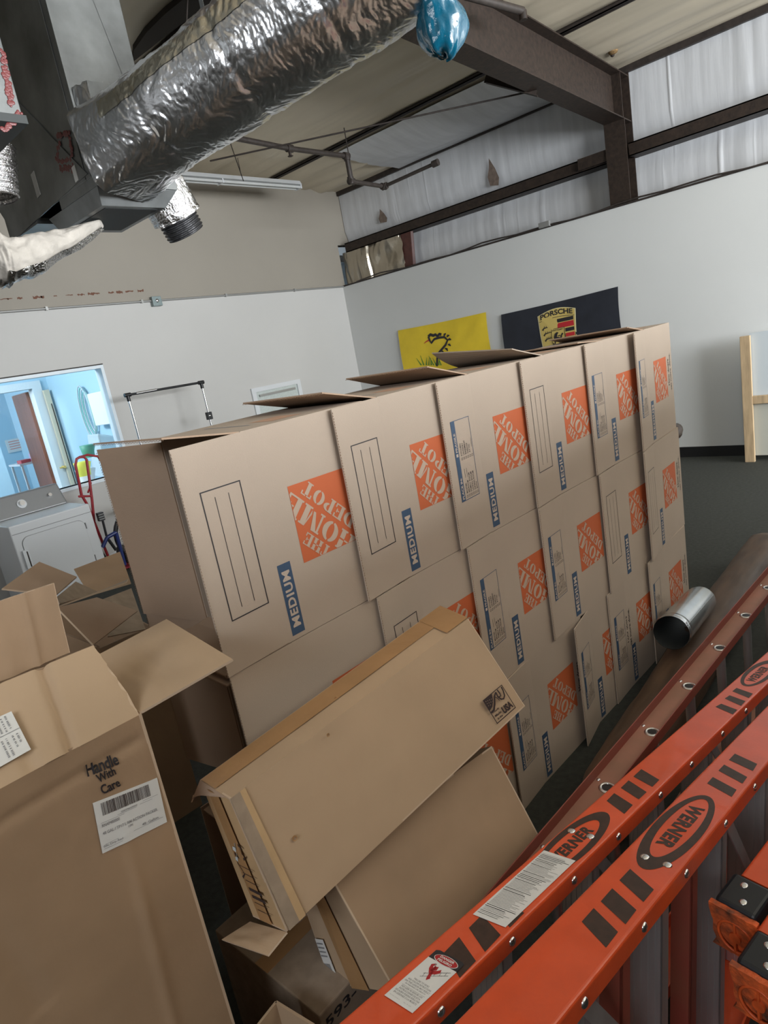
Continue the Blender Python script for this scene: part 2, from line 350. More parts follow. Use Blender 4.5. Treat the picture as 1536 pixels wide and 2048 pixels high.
# dark sheet for the shade in the gap of pulled-away insulation, and a small tear
zz = 4.36; b = MB(); b.sheet([at(x, y, 'Z', zz) for x, y in ((266, 124), (268, 100), (292, 66), (330, 28), (372, -6), (440, -6), (350, 58))], -.04, mat('roof_gap_shade', (.02, .014, .01), .8)); struct('ceiling_gap_shade', b)
b = MB(); c = at(1226, 102, 'Z', roof(7.2)-.03); b.dome(c, (0, 0, -1), .05, .03, mat('tear_brown', (.25, .15, .06), .8, var=.6, vscale=40), 8); b.dome(c+Vector((.03, .02, -.02)), (0, 0, -1), .022, .02, steel_dark, 8); struct('ceiling_tear', b)
# rafter and column
def rz(x): return 3.667 + .053*(7.42-x)
def ibeam(b, xa, xb, yc, fwid, hgt, m):
    for (ya, yb, za, zb) in ((-fwid/2, fwid/2, 0, .012), (-.006, .006, .012, hgt), (-fwid/2, fwid/2, hgt, hgt+.012)):
        q = []
        for dz in (za, zb):
            q += [(xa, yc+ya, rz(xa)+dz), (xb, yc+ya, rz(xb)+dz), (xb, yc+yb, rz(xb)+dz), (xa, yc+yb, rz(xa)+dz)]
        b.hexa(q, m)
b = MB(); ibeam(b, -3.9, 7.86, 2.97, .21, .44, steel_brown)
for x in (7.65, 7.86): b.box((x-.006, 2.87, rz(x)+.01), (x+.006, 3.07, rz(x)+.44), steel_brown)
struct('beam_rafter', b)
b = MB()
b.box((7.64, 2.86, ZL+.02), (7.652, 3.085, 3.66), steel_brown); b.box((7.65, 2.966, ZL+.02), (7.85, 2.978, 4.1), steel_brown); b.box((7.85, 2.86, ZL+.02), (7.862, 3.085, 4.12), steel_brown)
struct('column', b)
for (ya, yb) in ((-6, 2.86), (3.085, 7.2)):  # girts
    b = MB(); z = 3.42
    b.box((7.70, ya, z-.012), (7.92, yb, z), steel_brown); b.box((7.70, ya, z-.13), (7.712, yb, z), steel_brown); b.box((7.70, ya, z-.13), (7.92, yb, z-.12), steel_dark)
    if ya > 0: b.box((7.66, 3.09, z-.11), (7.70, 3.42, z+.005), steel_brown)
    struct('beam_girt', b)
b = MB(); b.box((7.83, -6, roof(7.9)-.05), (7.90, 7.3, roof(7.9)+.02), steel_dark); struct('beam_eave', b)
b = MB(); b.box((7.60, -6, ZL), (7.93, 7.31, ZL+.02), steel_dark); struct('trim_ledge', b)
# cables along the ledge, conduit and junction box on the back wall
b = MB(); pts = [(XW-.012, y, ZL+.025+.012*math.sin(y*3.1)+.01*math.sin(y*7)) for y in [(-5+.25*i) for i in range(49)]]
b.tube(pts, .009, pipe_dark, 8); tag(b.build('cable'), 'dark cable lying along the top ledge of the white wall', 'cable')
b = MB(); c = at(1090, 455, 'X', XW-.02); b.box((XW-.045, c.y-.07, ZL+.01), (XW-.002, c.y+.07, ZL+.07), mat('conduit_grey', (.36, .36, .35), .45, metal=.5))
tag(b.build('junction_box', bevel=.004), 'small grey box on the cable along the white wall ledge', 'electrical box')
cg = MATS['conduit_grey']
b = MB(); b.tube([(-1, YW-.02, ZL+.005), (7.62, YW-.02, ZL+.005)], .012, cg, 10)
for x in (1.3, 2.2, 3.1, 4.2, 5.4, 6.6): b.box((x-.012, YW-.036, ZL-.012), (x+.012, YW, ZL+.024), cg)
tag(b.build('electrical_conduit'), 'thin grey conduit running along the back wall under the tan upper part', 'conduit')
b = MB(); c = at(312, 602, 'Y', YW-.03); b.box((c.x-.06, YW-.06, c.z-.06), (c.x+.06, YW-.001, c.z+.05), mat('box_green_grey', (.22, .27, .27), .4, metal=.4))
b.dome((c.x, YW-.06, c.z), (0, -1, 0), .022, .01, chrome)
tag(b.build('junction_box', bevel=.004), 'square grey electrical box on the conduit of the back wall', 'electrical box')
# foil patch and brown strip in the corner under the girt
def foilp(u, v):
    y = 7.30 - 1.17*u; z = 2.83 + .47*v
    return (7.73 - .05*nz(y*3, z*4, 1) - .03*abs(nz(y*8, z*3, 4)) - (.03 if .40 < u < .44 else 0), y+(.03*nz(z*9, 0, 1) if u > .97 else 0), z)
b = MB(); vs, fs = grid(60, 24, foilp); b.add(vs, fs, mat('foil_tarnished', (.50, .45, .37), .3, metal=.9, bump=.5, bscale=9))
tag(b.build('foil_insulation_patch'), 'crumpled foil faced insulation patch in the corner under the brown girt', 'insulation')
b = MB(); b.hexa([(7.74, 6.0, 2.83), (7.78, 5.98, 2.83), (7.78, 6.14, 2.83), (7.74, 6.16, 2.83), (7.74, 5.95, 3.32), (7.78, 5.93, 3.32), (7.78, 6.13, 3.32), (7.74, 6.15, 3.32)], mat('red_brown_board', (.10, .035, .028), .5, var=.3, vscale=14))
tag(b.build('red_brown_board', bevel=.01), 'short dark red board standing at the edge of the foil patch', 'board')
# sprinkler pipe
P0 = at(470, 276, 'Z', 3.9); P1 = at(578, 297, 'Z', 3.9); P2 = at(693, 312, 'Z', 3.9); P3 = Vector((P2.x, P2.y, 3.64)); P4 = at(768, 373, 'Z', 3.62); P5 = at(872, 326, 'Z', 3.66)
root = thing('sprinkler_pipe', 'dark sprinkler pipe with a stepped bend hanging near the back corner', 'pipe', P2)
b = MB(); b.tube([P0+(P0-P1)*2, P1, P2], .026, pipe_dark, 12); b.tube([P2, P3], .026, pipe_dark, 12); b.tube([P3, P4], .024, pipe_dark, 12); b.tube([P4, P5], .02, pipe_dark, 12)
for p, d in ((P1, P2-P1), (P2, P1-P2), (P2, P3-P2), (P3, P2-P3), (P3, P4-P3), (P4, P3-P4), (P4, P5-P4), (P5, P4-P5)):
    d = d.normalized(); b.tube([p-d*.03, p+d*.045], .037, pipe_dark, 12)
p1 = b.build('pipe')
b = MB(); b.tube([P1, P1-Vector((0, 0, .07))], .014, steel_brown, 8); b.dome(P1-Vector((0, 0, .07)), (0, 0, -1), .03, .01, steel_brown); p2 = b.build('sprinkler_head')
b = MB(); b.tube([P3+Vector((.04, 0, 0)), P3+Vector((.04, 0, .55))], .006, pipe_dark, 6); p3 = b.build('hanger_rod')
settle(root, [p1, p2, p3])
b = MB(); a1 = at(965, 0, 'Z', 4.0); a2 = at(1045, 22, 'Z', 4.0); b.tube([a1+(a1-a2)*2, a2], .028, pipe_dark, 12); b.tube([a2, a2-Vector((0, 0, .06))], .03, steel_brown, 12)
b.tube([a1, a1+Vector((0, 0, .4))], .006, pipe_dark, 6)
tag(b.build('pipe_stub'), 'short capped brown pipe under the ceiling above the rafter', 'pipe')
# bracing rods and hanging wires
for i, (A, Bp, lab) in enumerate((((420, 322, 5.6, 4.12), (1075, 180, 3.1, 4.2), 'thin brace rod crossing under the ceiling toward the rafter'),
                              ((462, 290, 6.2, 4.1), (487, 362, 6.4, 3.98), 'thin wire hanging above the left end of the lamp'),
                              ((375, 0, 3.6, 4.2), (372, 70, 3.6, 3.85), 'thin wire hanging in the dark roof gap above the foil duct'))):
    a = at(A[0], A[1], 'Y', A[2]); c = at(Bp[0], Bp[1], 'Y', Bp[2])
    b = MB(); b.tube([a, c], .008 if i == 0 else .005, steel_dark, 6)
    if i: b.tube([a, a+Vector((0, 0, .35))], .005, steel_dark, 6)
    tag(b.build('brace_rod' if i == 0 else 'hanging_wire'), lab, 'rod' if i == 0 else 'wire')
b = MB(); a = at(972, 165, 'Y', 3.4); c = at(1075, 192, 'Y', 3.0)
b.bar(a, c, .05, .008, steel_brown); b.bar(a+Vector((0, 0, .04)), c+Vector((0, 0, .04)), .006, .08, steel_brown)
tag(b.build('angle_brace'), 'short brown angle iron sticking out beside the rafter', 'brace')
# fluorescent fixture
Yf = 6.6; fz = at(597, 372, 'Y', Yf).z; fx1 = at(597, 372, 'Y', Yf).x
root = thing('fluorescent_light', 'long unlit white fluorescent strip light hanging before the back wall', 'lamp', (fx1-1.2, Yf, fz))
b = MB(); b.hexa([(fx1-2.44, Yf-.07, fz), (fx1, Yf-.07, fz), (fx1, Yf+.07, fz), (fx1-2.44, Yf+.07, fz), (fx1-2.44, Yf-.04, fz+.05), (fx1, Yf-.04, fz+.05), (fx1, Yf+.04, fz+.05), (fx1-2.44, Yf+.04, fz+.05)], white_enamel)
for x in (fx1-2.43, fx1-1.24, fx1-.02): b.box((x, Yf-.06, fz-.045), (x+.02, Yf+.06, fz), white_enamel)
p1 = b.build('housing')
parts = [p1]
for dy in (-.04, .04):
    b = MB(); b.tube([(fx1-2.4, Yf+dy, fz-.025), (fx1-.02, Yf+dy, fz-.025)], .016, mat('tube_white', (.62, .63, .62), .3), 12); parts.append(b.build('fluorescent_tube'))
for x in (fx1-2.2, fx1-.9): b = MB(); b.tube([(x, Yf, fz+.05), (x, Yf, roof(x))], .004, steel_dark, 6); parts.append(b.build('hanger')); settle(root, parts)
# ------------------------------------------------------------------ window and next room
b = MB(); fr = mat('window_frame_white', (.72, .80, .86), .4)
b.box((WX1-.035, YW-.02, WZ0), (WX1-.001, YW+.14, WZ1-.035), fr); b.box((WX0, YW-.02, WZ1-.035), (WX1-.001, YW+.14, WZ1-.001), fr); b.box((WX0, YW-.03, WZ0-.035), (WX1, YW+.14, WZ0), fr)
b.box((WX0-.03, YW-.02, WZ0), (WX0, YW+.14, WZ1), fr)
b.box((WX0, YW-.022, WZ1), (WX1, YW-.001, WZ1+.012), steel_dark)
struct('window_1', b)
b = MB(); b.box((WX0, YW+.06, WZ0), (WX1-.03, YW+.066, WZ1-.03), glass); struct('window_1_glass', b)
YB = 10.0; xc = at(110, 820, 'Y', YB).x
b = MB(); dx0, dx1, dzt = at(-30, 800, 'Y', YB).x, at(80, 785, 'Y', YB).x, at(60, 778, 'Y', YB).z
b.box((-1, YB, 0), (dx0, YB+.12, 3.2), room_blue); b.box((dx1, YB, 0), (xc, YB+.12, 3.2), room_blue); b.box((dx0, YB, dzt), (dx1, YB+.12, 3.2), room_blue)
struct('wall_next_room_back', b)
b = MB(); b.box((xc, YW+.13, 0), (xc+.1, YB+.12, 3.2), room_blue); struct('wall_next_room_right', b)
b = MB(); b.box((-1.1, YW+.13, 0), (-1, YB+3.4, 3.2), room_blue); b.box((-1, YB+3.3, 0), (8, YB+3.4, 3.2), room_blue); b.box((xc+.5, YB+.12, 0), (xc+.6, YB+3.3, 3.2), room_blue); struct('wall_far_room', b)
b = MB(); b.box((-1.1, YW+.13, 3.2), (8, YB+3.4, 3.3), white_paint); struct('ceiling_next_room', b)
b = MB(); b.box((-1.1, YW+.13, -.1), (8, YB+3.4, 0), mat('next_room_floor', (.3, .32, .33), .6)); struct('floor_next_room', b)
area('far_room_light', (0.6, YB+1.8, 3.1), (3.2, YB+2.4, 1.0), 1.4, 1.4, 190, (0.82, 0.93, 1.0))
b = MB(); tr = mat('door_trim', (.68, .74, .76), .5)
b.box((dx1-.10, YB-.03, 0), (dx1+.03, YB+.14, dzt), tr); b.box((dx0, YB-.03, dzt), (dx1+.03, YB+.14, dzt+.1), tr); struct('trim_1', b)
root = thing('open_door', 'brown wooden door standing open in the next room seen through the window', 'door', (dx1-.12, YB+.15, 0))
b = MB(); a = Vector((dx1-.12, YB+.15, 0)); e = Vector((dx1-.02, YB+1.0, 0)); n = (e-a).normalized(); s_ = Vector((-n.y, n.x, 0))*.022
b.hexa([a-s_, e-s_, e+s_, a+s_, a-s_+Vector((0, 0, dzt-.03)), e-s_+Vector((0, 0, dzt-.03)), e+s_+Vector((0, 0, dzt-.03)), a+s_+Vector((0, 0, dzt-.03))], door_wood); p1 = b.build('door_leaf')
b = MB(); h = at(128, 934, 'Y', YB-.08); b.tube([(h.x-.06, h.y, h.z), (h.x+.08, h.y, h.z)], .012, gold, 8); b.tube([(h.x, h.y-.04, h.z), (h.x, h.y+.1, h.z)], .02, gold, 10); p2 = b.build('door_handle')
settle(root, [p1, p2])
root = thing('folding_door', 'cream narrow door panel ajar beside the brown door in the next room', 'door', (dx1, YB-.05, 0))
b = MB(); a = at(84, 780, 'Y', YB-.06); c = at(100, 785, 'Y', YB-.06); b.box((a.x, YB-.10, 0), (c.x-.02, YB-.05, dzt-.05), mat('cream_door', (.62, .56, .42), .5)); b.box((a.x+.05, YB-.11, .2), (a.x+.06, YB-.099, dzt-.25), steel_dark); p1 = b.build('door_leaf'); settle(root, [p1])
# things in the next room
c = at(32, 890, 'Y', YB+1.2); root = thing('work_table', 'cluttered white work table in the far room through the window', 'table', (c.x, YB+1.2, 0))
b = MB(); zt = at(45, 930, 'Y', YB+1.2).z
b.box((c.x-.1, YB+1.0, zt), (c.x+.5, YB+1.5, zt+.03), white_enamel); p1 = b.build('table_top'); ps = [p1]
for lx, ly in ((-.08, 1.02), (.46, 1.02), (-.08, 1.46), (.46, 1.46)):
    b = MB(); b.box((c.x+lx, YB+ly, 0), (c.x+lx+.03, YB+ly+.03, zt), white_enamel); ps.append(b.build('leg'))
b = MB(); b.box((c.x-.08, YB+1.05, zt*.45), (c.x+.48, YB+1.48, zt*.45+.02), white_enamel); ps.append(b.build('shelf')); settle(root, ps)
for i, (dx, hh, cl, nm, lb) in enumerate(((.0, .05, (.55, .1, .12), 'folder_stack', 'red folders stacked on the far room work table'), (.2, .12, (.6, .45, .65), 'pink_box', 'small pink box on the far room work table'), (.36, .06, (.3, .6, .4), 'green_tray', 'small green tray on the far room work table'))):
    b = MB(); b.box((c.x+dx-.05, YB+1.06, zt+.03), (c.x+dx+.1, YB+1.25, zt+.03+hh), mat('m_'+nm, cl, .5)); tag(b.build(nm, bevel=.006), lb, 'office supply')
b = MB(); q = at(32, 890, 'Y', YB+3.29); b.box((q.x-.16, YB+3.28, q.z-.12), (q.x+.16, YB+3.299, q.z+.12), paper)
for k in range(4): b.box((q.x-.12, YB+3.277, q.z+.07-.045*k), (q.x+.12, YB+3.279, q.z+.085-.045*k), mat('pink_ink', (.7, .3, .25), .6))
tag(b.build('wall_notice'), 'white notice with reddish lines on the far blue wall', 'sign')
# right part of the next room: cables, white panel, clear bins, clutter
XR = xc-.01
def atx(x, y, d=0): return at(x, y, 'X', XR-d)
b = MB()
c = atx(180, 825, .03)
for k in range(5):
    r = .20+.02*k; b.tube([(XR-.02-.006*k, c.y+.55*r*math.sin(t)+.02*k, c.z+r*1.3*math.cos(t)) for t in [2*math.pi*i/24 for i in range(25)]], .009, mat('cord_green', (.25, .55, .5), .5) if k % 2 else mat('cord_grey', (.55, .62, .66), .5), 6)
tag(b.build('coiled_cable'), 'coiled pale and green cables hanging on the blue wall through the window', 'cable')
b = MB(); c = atx(205, 818, .05); b.box((XR-.10, c.y-.22, c.z-.20), (XR-.01, c.y+.22, c.z+.22), mat('panel_white', (.85, .87, .9), .4)); tag(b.build('wall_panel_box', bevel=.01), 'bright white box mounted beside the coiled cables', 'box')
b = MB(); c = at(212, 882, 'Y', YW+1.0)
b.hexa([(c.x-.16, YW+.9, WZ0-.1), (c.x+.22, YW+.9, WZ0-.1), (c.x+.22, YW+1.3, WZ0-.1), (c.x-.16, YW+1.3, WZ0-.1), (c.x-.12, YW+.92, c.z+.12), (c.x+.22, YW+.92, c.z+.0), (c.x+.2, YW+1.28, c.z), (c.x-.1, YW+1.28, c.z+.12)], clear_bin)
tag(b.build('plastic_bin', bevel=.02), 'large translucent plastic container behind the window', 'container')
for i, (px_, py_, s, cl, nm, lb) in enumerate(((165, 935, .10, (.75, .75, .1), 'yellow_tool', 'yellow item in the clutter behind the window'), (175, 900, .09, (.1, .35, .25), 'green_basket', 'dark green basket in the clutter behind the window'), (172, 950, .12, (.8, .82, .85), 'white_bucket', 'white bucket in the clutter behind the window'), (168, 968, .08, (.03, .03, .04), 'black_bag', 'black bag in the clutter behind the window'))):
    c = at(px_, py_, 'Y', YW+.55+.12*i); b = MB(); b.tube([(c.x, c.y, c.z-s), (c.x, c.y, c.z-s*.2), (c.x+.01, c.y, c.z+s*.6), (c.x+.01, c.y, c.z+s*.7)], s, mat('m_'+nm, cl, .5), 14, rs=[s*.7, s*.8, s, s*.6])
    tag(b.build(nm), lb, 'storage item')
b = MB(); zt = at(170, 985, 'Y', YW+.5).z; b.box((2.6, YW+.3, zt-.03), (3.9, YW+1.4, zt), white_enamel)
for x in (2.65, 3.8):
    for y in (YW+.35, YW+1.32): b.box((x, y, 0), (x+.05, y+.05, zt-.03), white_enamel)
tag(b.build('counter'), 'white counter under the clutter behind the window', 'table')
# small white framed window further right
p = at(500, 778, 'Y', YW); q = at(598, 760, 'Y', YW)
b = MB(); z1 = p.z; 
for (xa, xb, za, zb) in ((p.x, q.x, z1-.06, z1), (p.x, p.x+.07, .2, z1-.06), (q.x-.07, q.x, .2, z1-.06)): b.box((xa, YW-.025, za), (xb, YW, zb), white_enamel)
b.box((p.x+.07, YW-.004, .2), (q.x-.07, YW, z1-.06), mat('frosted_pane', (.55, .60, .58), .3, var=.1, vscale=60)); b.box((p.x+.12, YW-.03, z1-.13), (q.x-.12, YW-.012, z1-.10), cg)
struct('window_2', b)
# ------------------------------------------------------------------ dryer
yd = 6.5; FR = at(177.8, 1007, 'Y', yd); zt = FR.z; xr = FR.x; xl = xr-.76; yb = 7.12
root = thing('clothes_dryer', 'white front loading dryer with grey control console under the window', 'dryer', ((xl+xr)/2, yd+.3, 0))
b = MB(); b.box((xl, yd, .0), (xr, yb, zt), white_enamel); ps = [b.build('cabinet', bevel=.012, seg=3)]
b = MB(); b.box((xl+.01, yd-.004, zt-.085), (xr-.01, yd, zt-.08), grey_panel); ps.append(b.build('panel_seam'))
def rr2d(x0, y0, x1, y1, r, n=6):
    o = []
    for cx, cy, a0 in ((x1-r, y1-r, 0), (x0+r, y1-r, 90), (x0+r, y0+r, 180), (x1-r, y0+r, 270)):
        for k in range(n+1):
            a = math.radians(a0+90*k/n); o.append((cx+r*math.cos(a), cy+r*math.sin(a)))
    return o
o = rr2d(xl+.07, .12, xr-.10, zt-.13, .07); b = MB(); b.sheet([(p[0], yd-.012, p[1]) for p in o], .014, white_enamel, n=Vector((0, -1, 0)))
o2 = rr2d(xl+.066, .116, xr-.096, zt-.126, .072); b.sheet([(p[0], yd-.003, p[1]) for p in o2], .003, grey_panel, n=Vector((0, -1, 0))); dr = b.build('door', bevel=.003); ps.append(dr)
hp = at(58, 1118, 'Y', yd-.02); b = MB(); b.box((hp.x-.035, yd-.03, hp.z-.09), (hp.x+.02, yd-.012, hp.z+.09), white_side); b.box((hp.x-.006, yd-.031, hp.z-.075), (hp.x+.006, yd-.0295, hp.z+.075), steel_dark); hd = b.build('handle', bevel=.006)
hi = []
for z in (zt-.2, .3): b = MB(); b.box((xr-.098, yd-.016, z-.03), (xr-.09, yd-.004, z+.03), grey_panel); hi.append(b.build('hinge'))
zc = at(110, 966, 'Y', yb-.02).z
b = MB(); q = [(xl, yb-.14, zt), (xr-.01, yb-.14, zt), (xr-.01, yb, zt), (xl, yb, zt), (xl, yb-.06, zc), (xr-.03, yb-.06, zc), (xr-.03, yb, zc), (xl, yb, zc)]
b.hexa(q, grey_panel); co = b.build('control_console', bevel=.015, seg=3); ps.append(co)
n = Vector((0, -(zc-zt), .08)).normalized(); n.z = abs(n.z)
def cons(x, t): return Vector((x, yb-.14+.08*t, zt+(zc-zt)*t))
kp = at(40, 998, 'Y', yb-.10); b = MB(); c = cons(kp.x, .5); b.tube([c-n*.005, c+n*.012], .045, white_enamel, 24); b.tube([c+n*.01, c+n*.04], .026, chrome, 20); kn = b.build('dial_knob')
kp = at(97, 983, 'Y', yb-.10); b = MB(); c = cons(kp.x, .55); b.tube([c-n*.005, c+n*.03], .018, chrome, 16); k2 = b.build('start_knob')
settle(root, ps); settle(dr, [hd]+hi); settle(co, [kn, k2])
# ------------------------------------------------------------------ red hand truck
yh = 6.95; T = lambda x, y: at(x, y, 'Y', yh)
root = thing('hand_truck', 'red tubular hand truck standing beside the white dryer', 'hand truck', (T(185, 1000).x, yh, 0))
a, c = T(152, 925), T(172, 1000); d, e = T(172, 922), T(190, 1005)
b = MB(); up = [T(175, 1010), T(163, 990), T(151, 930), T(153, 918), T(160, 914), T(168, 914), T(173, 919), T(179, 960), T(184, 1000), T(190, 1060), T(196, 1095)]
b.tube(up, .014, red_paint, 10); f = up[-1]; b.tube([f, Vector((f.x+.02, yh, .1))], .014, red_paint, 10); f0 = up[0]; b.tube([f0, Vector((f0.x+.06, yh, .1))], .014, red_paint, 10)
b.tube([T(157, 993), T(182, 992)], .012, red_paint, 8); p1 = b.build('frame')
b = MB(); g = [T(168, 914), T(185, 909), T(205, 912), T(215, 925), T(218, 945)]; g = [Vector((v.x, yh+.12, v.z)) for v in g]; b.tube([up[5]]+g, .013, red_paint, 10)
b.tube([Vector((T(186, 965).x, yh+.05, T(186, 965).z)), Vector((T(176, 985).x, yh, T(176, 985).z))], .01, red_paint, 8); p2 = b.build('handle')
ps = [p1, p2]
for dx in (-.03, .22):
    b = MB(); x = f0.x+dx; b.tube([(x, yh+.05, .11), (x+.05, yh+.05, .11)], .11, black_plastic, 20); ps.append(b.build('wheel'))
b = MB(); b.box((f0.x-.02, yh-.2, .01), (f0.x+.3, yh, .02), red_paint); ps.append(b.build('toe_plate')); settle(root, ps)
# ------------------------------------------------------------------ bicycle, mostly hidden by the boxes
yk = 6.85; T = lambda x, y: at(x, y, 'Y', yk)
root = thing('bicycle', 'black and blue bicycle partly hidden behind the moving box', 'bicycle', (T(212, 1080).x, yk, 0))
b = MB(); c = T(201, 1033); b.box((c.x-.03, yk-.03, c.z-.045), (c.x+.03, yk+.03, c.z+.045), black_plastic)
for k in range(3): b.box((c.x-.034, yk-.034, c.z-.03+.025*k), (c.x+.034, yk-.028, c.z-.022+.025*k), cg)
pe = b.build('pedal', bevel=.006)
b = MB(); b.tube([T(205, 1040), T(213, 1072)], .013, black_plastic, 8); ck = b.build('crank_arm')
c0 = T(214, 1075); b = MB(); b.tube([c0, T(232, 1065)], .022, mat('bike_blue', (.02, .035, .16), .3), 10); b.tube([c0, T(205, 1095)], .02, MATS['bike_blue'], 10); b.tube([c0, T(232, 1100)], .016, black_plastic, 10); b.tube([T(232, 1065), T(250, 1130)], .02, MATS['bike_blue'], 10); fm = b.build('frame')
ps = [pe, ck, fm]
for cx in (T(206, 1110).x+.50, T(206, 1110).x+1.5):
    b = MB(); R = .30; b.tube([(cx+R*math.cos(t), yk+.03, .32+R*math.sin(t)) for t in [2*math.pi*i/40 for i in range(41)]], .024, black_plastic, 10)
    for i in range(14): t = 2*math.pi*i/14; b.tube([(cx, yk+.03, .32), (cx+R*math.cos(t), yk+.03, .32+R*math.sin(t))], .0018, chrome, 4)
    ps.append(b.build('wheel'))
settle(root, ps)
# ------------------------------------------------------------------ garment rack
yr = 6.85; A = at(255, 790, 'Y', yr); Bq = at(402, 765, 'Y', yr)
root = thing('garment_rack', 'chrome garment rack with black top bar before the back wall', 'clothes rack', ((A.x+Bq.x)/2, yr, 0))
b = MB(); b.tube([A-Vector((.03, 0, 0)), Bq+Vector((.04, 0, 0))], .014, black_plastic, 10); b.tube([A+Vector((.1, 0, .0)), A+Vector((.35, 0, 0))], .0145, chrome, 10)
for q in (A, Bq): b.tube([q-Vector((.035, 0, 0)), q+Vector((.035, 0, 0))], .023, black_plastic, 10); b.tube([q, q-Vector((0, 0, .07))], .02, black_plastic, 10)
ps = [b.build('top_bar')]
for q in (A, Bq): b = MB(); b.tube([q, Vector((q.x, yr, .06))], .012, chrome, 10); ps.append(b.build('post'))
b = MB(); q = at(416, 832, 'Y', yr); b.box((Bq.x-.03, yr-.03, q.z-.045), (Bq.x+.03, yr+.03, q.z+.045), black_plastic); b.dome((Bq.x-.01, yr-.03, q.z), (0, -1, 0), .016, .01, chrome); ps.append(b.build('clamp', bevel=.006))
b = MB(); b.tube([(A.x, yr, .07), (Bq.x, yr, .07)], .012, chrome, 8)
for q in (A, Bq): b.tube([(q.x, yr-.22, .06), (q.x, yr+.22, .06)], .012, chrome, 8)
ps.append(b.build('base')); settle(root, ps)
# ------------------------------------------------------------------ flags
def flag(name, label, m, y0, y1, z0t, z1t, H, deco):
    # y0 = left edge in view (far), y1 = right edge (near); returns cloth with its printed emblem
    def F(u, v, off=0):
        y = y0 + (y1-y0)*u + .012*math.sin(v*5); z = z0t + (z1t-z0t)*u - H*v - .008*math.sin(math.pi*u)*(1-v)
        x = XW - .012 - .010*(1+math.sin(9*u+3*v+2*nz(u*3, v*3, 1))) *(.3+v) - .006*(1+nz(u*7+v*5, v*4, 3))
        return Vector((x-off, y, z))
    b = MB(); vs, fs = grid(60, 36, F); b.add(vs, fs, m, True)
    c = b.build(name); tag(c, label, 'flag')
    if deco:
        b = MB(); deco(b, F); o = b.build('emblem'); settle(c, [o])
    return c
def dens(t2, k=1):
    return t2
def snake(b, F):
    ar = 1.52/.92
    def put(t2, m, off=.004): b.flat(t2, lambda x, y: F(x/1.52, -y/.92, off), m)
    def S(px_, py_):     # photo position on the flag to flag coordinates
        p = at(px_, py_, 'X', XW-.02); u = (p.y-6.35)/(4.82-6.35); v = (2.01-p.z)/.92; return (u*1.52, -v*.92)
    body = [S(858, 672), S(861, 680), S(864, 685), S(870, 677), S(880, 674), S(890, 673), S(897, 679), S(893, 689), S(886, 697), S(880, 704), S(876, 716), S(874, 732)]
    put(stroke2d(body, .032), ink_black)
    head = [S(858, 672), S(862, 668), S(868, 670), S(872, 668), S(876, 671), S(880, 667), S(884, 668)]
    put(stroke2d(head, .04), ink_black, .0045)
    put(stroke2d([S(860, 679), S(854, 682), S(850, 686)], [.02, .014, .006]), crest_red)
    random.seed(5)
    for k in range(16):
        t = k/15; i = min(int(t*6), 5); base = [S(890, 668), S(897, 670), S(901, 677), S(901, 688), S(896, 697), S(888, 703)][i]
        a = -1.2+2.4*t; L = .06
        put(stroke2d([(base[0]-L*.5*math.cos(a)+random.uniform(-.01, .01), base[1]+L*.5*math.sin(a)), base, (base[0]+L*.5*math.cos(a+.6), base[1]-L*.5*math.sin(a+.6))], [.008, .034, .006]), ink_black, .005+.0002*k)
    for k in range(9):
        g = S(843+5*k, 730); put(stroke2d([g, (g[0]+random.uniform(-.06, .06), g[1]+.10+random.uniform(0, .05))], [.02, .004]), mat('grass_green', (.05, .25, .04), .6))
    for (a, c_) in (((.05, -.35), (.3, -.5)), ((1.1, -.3), (1.25, -.7)), ((.7, -.07), (1.0, -.1))):
        pass
flag('yellow_flag', 'yellow flag with a drawn snake head and green grass on the white wall', yellow, 6.35, 4.82, 2.01, 2.01, .92, snake)
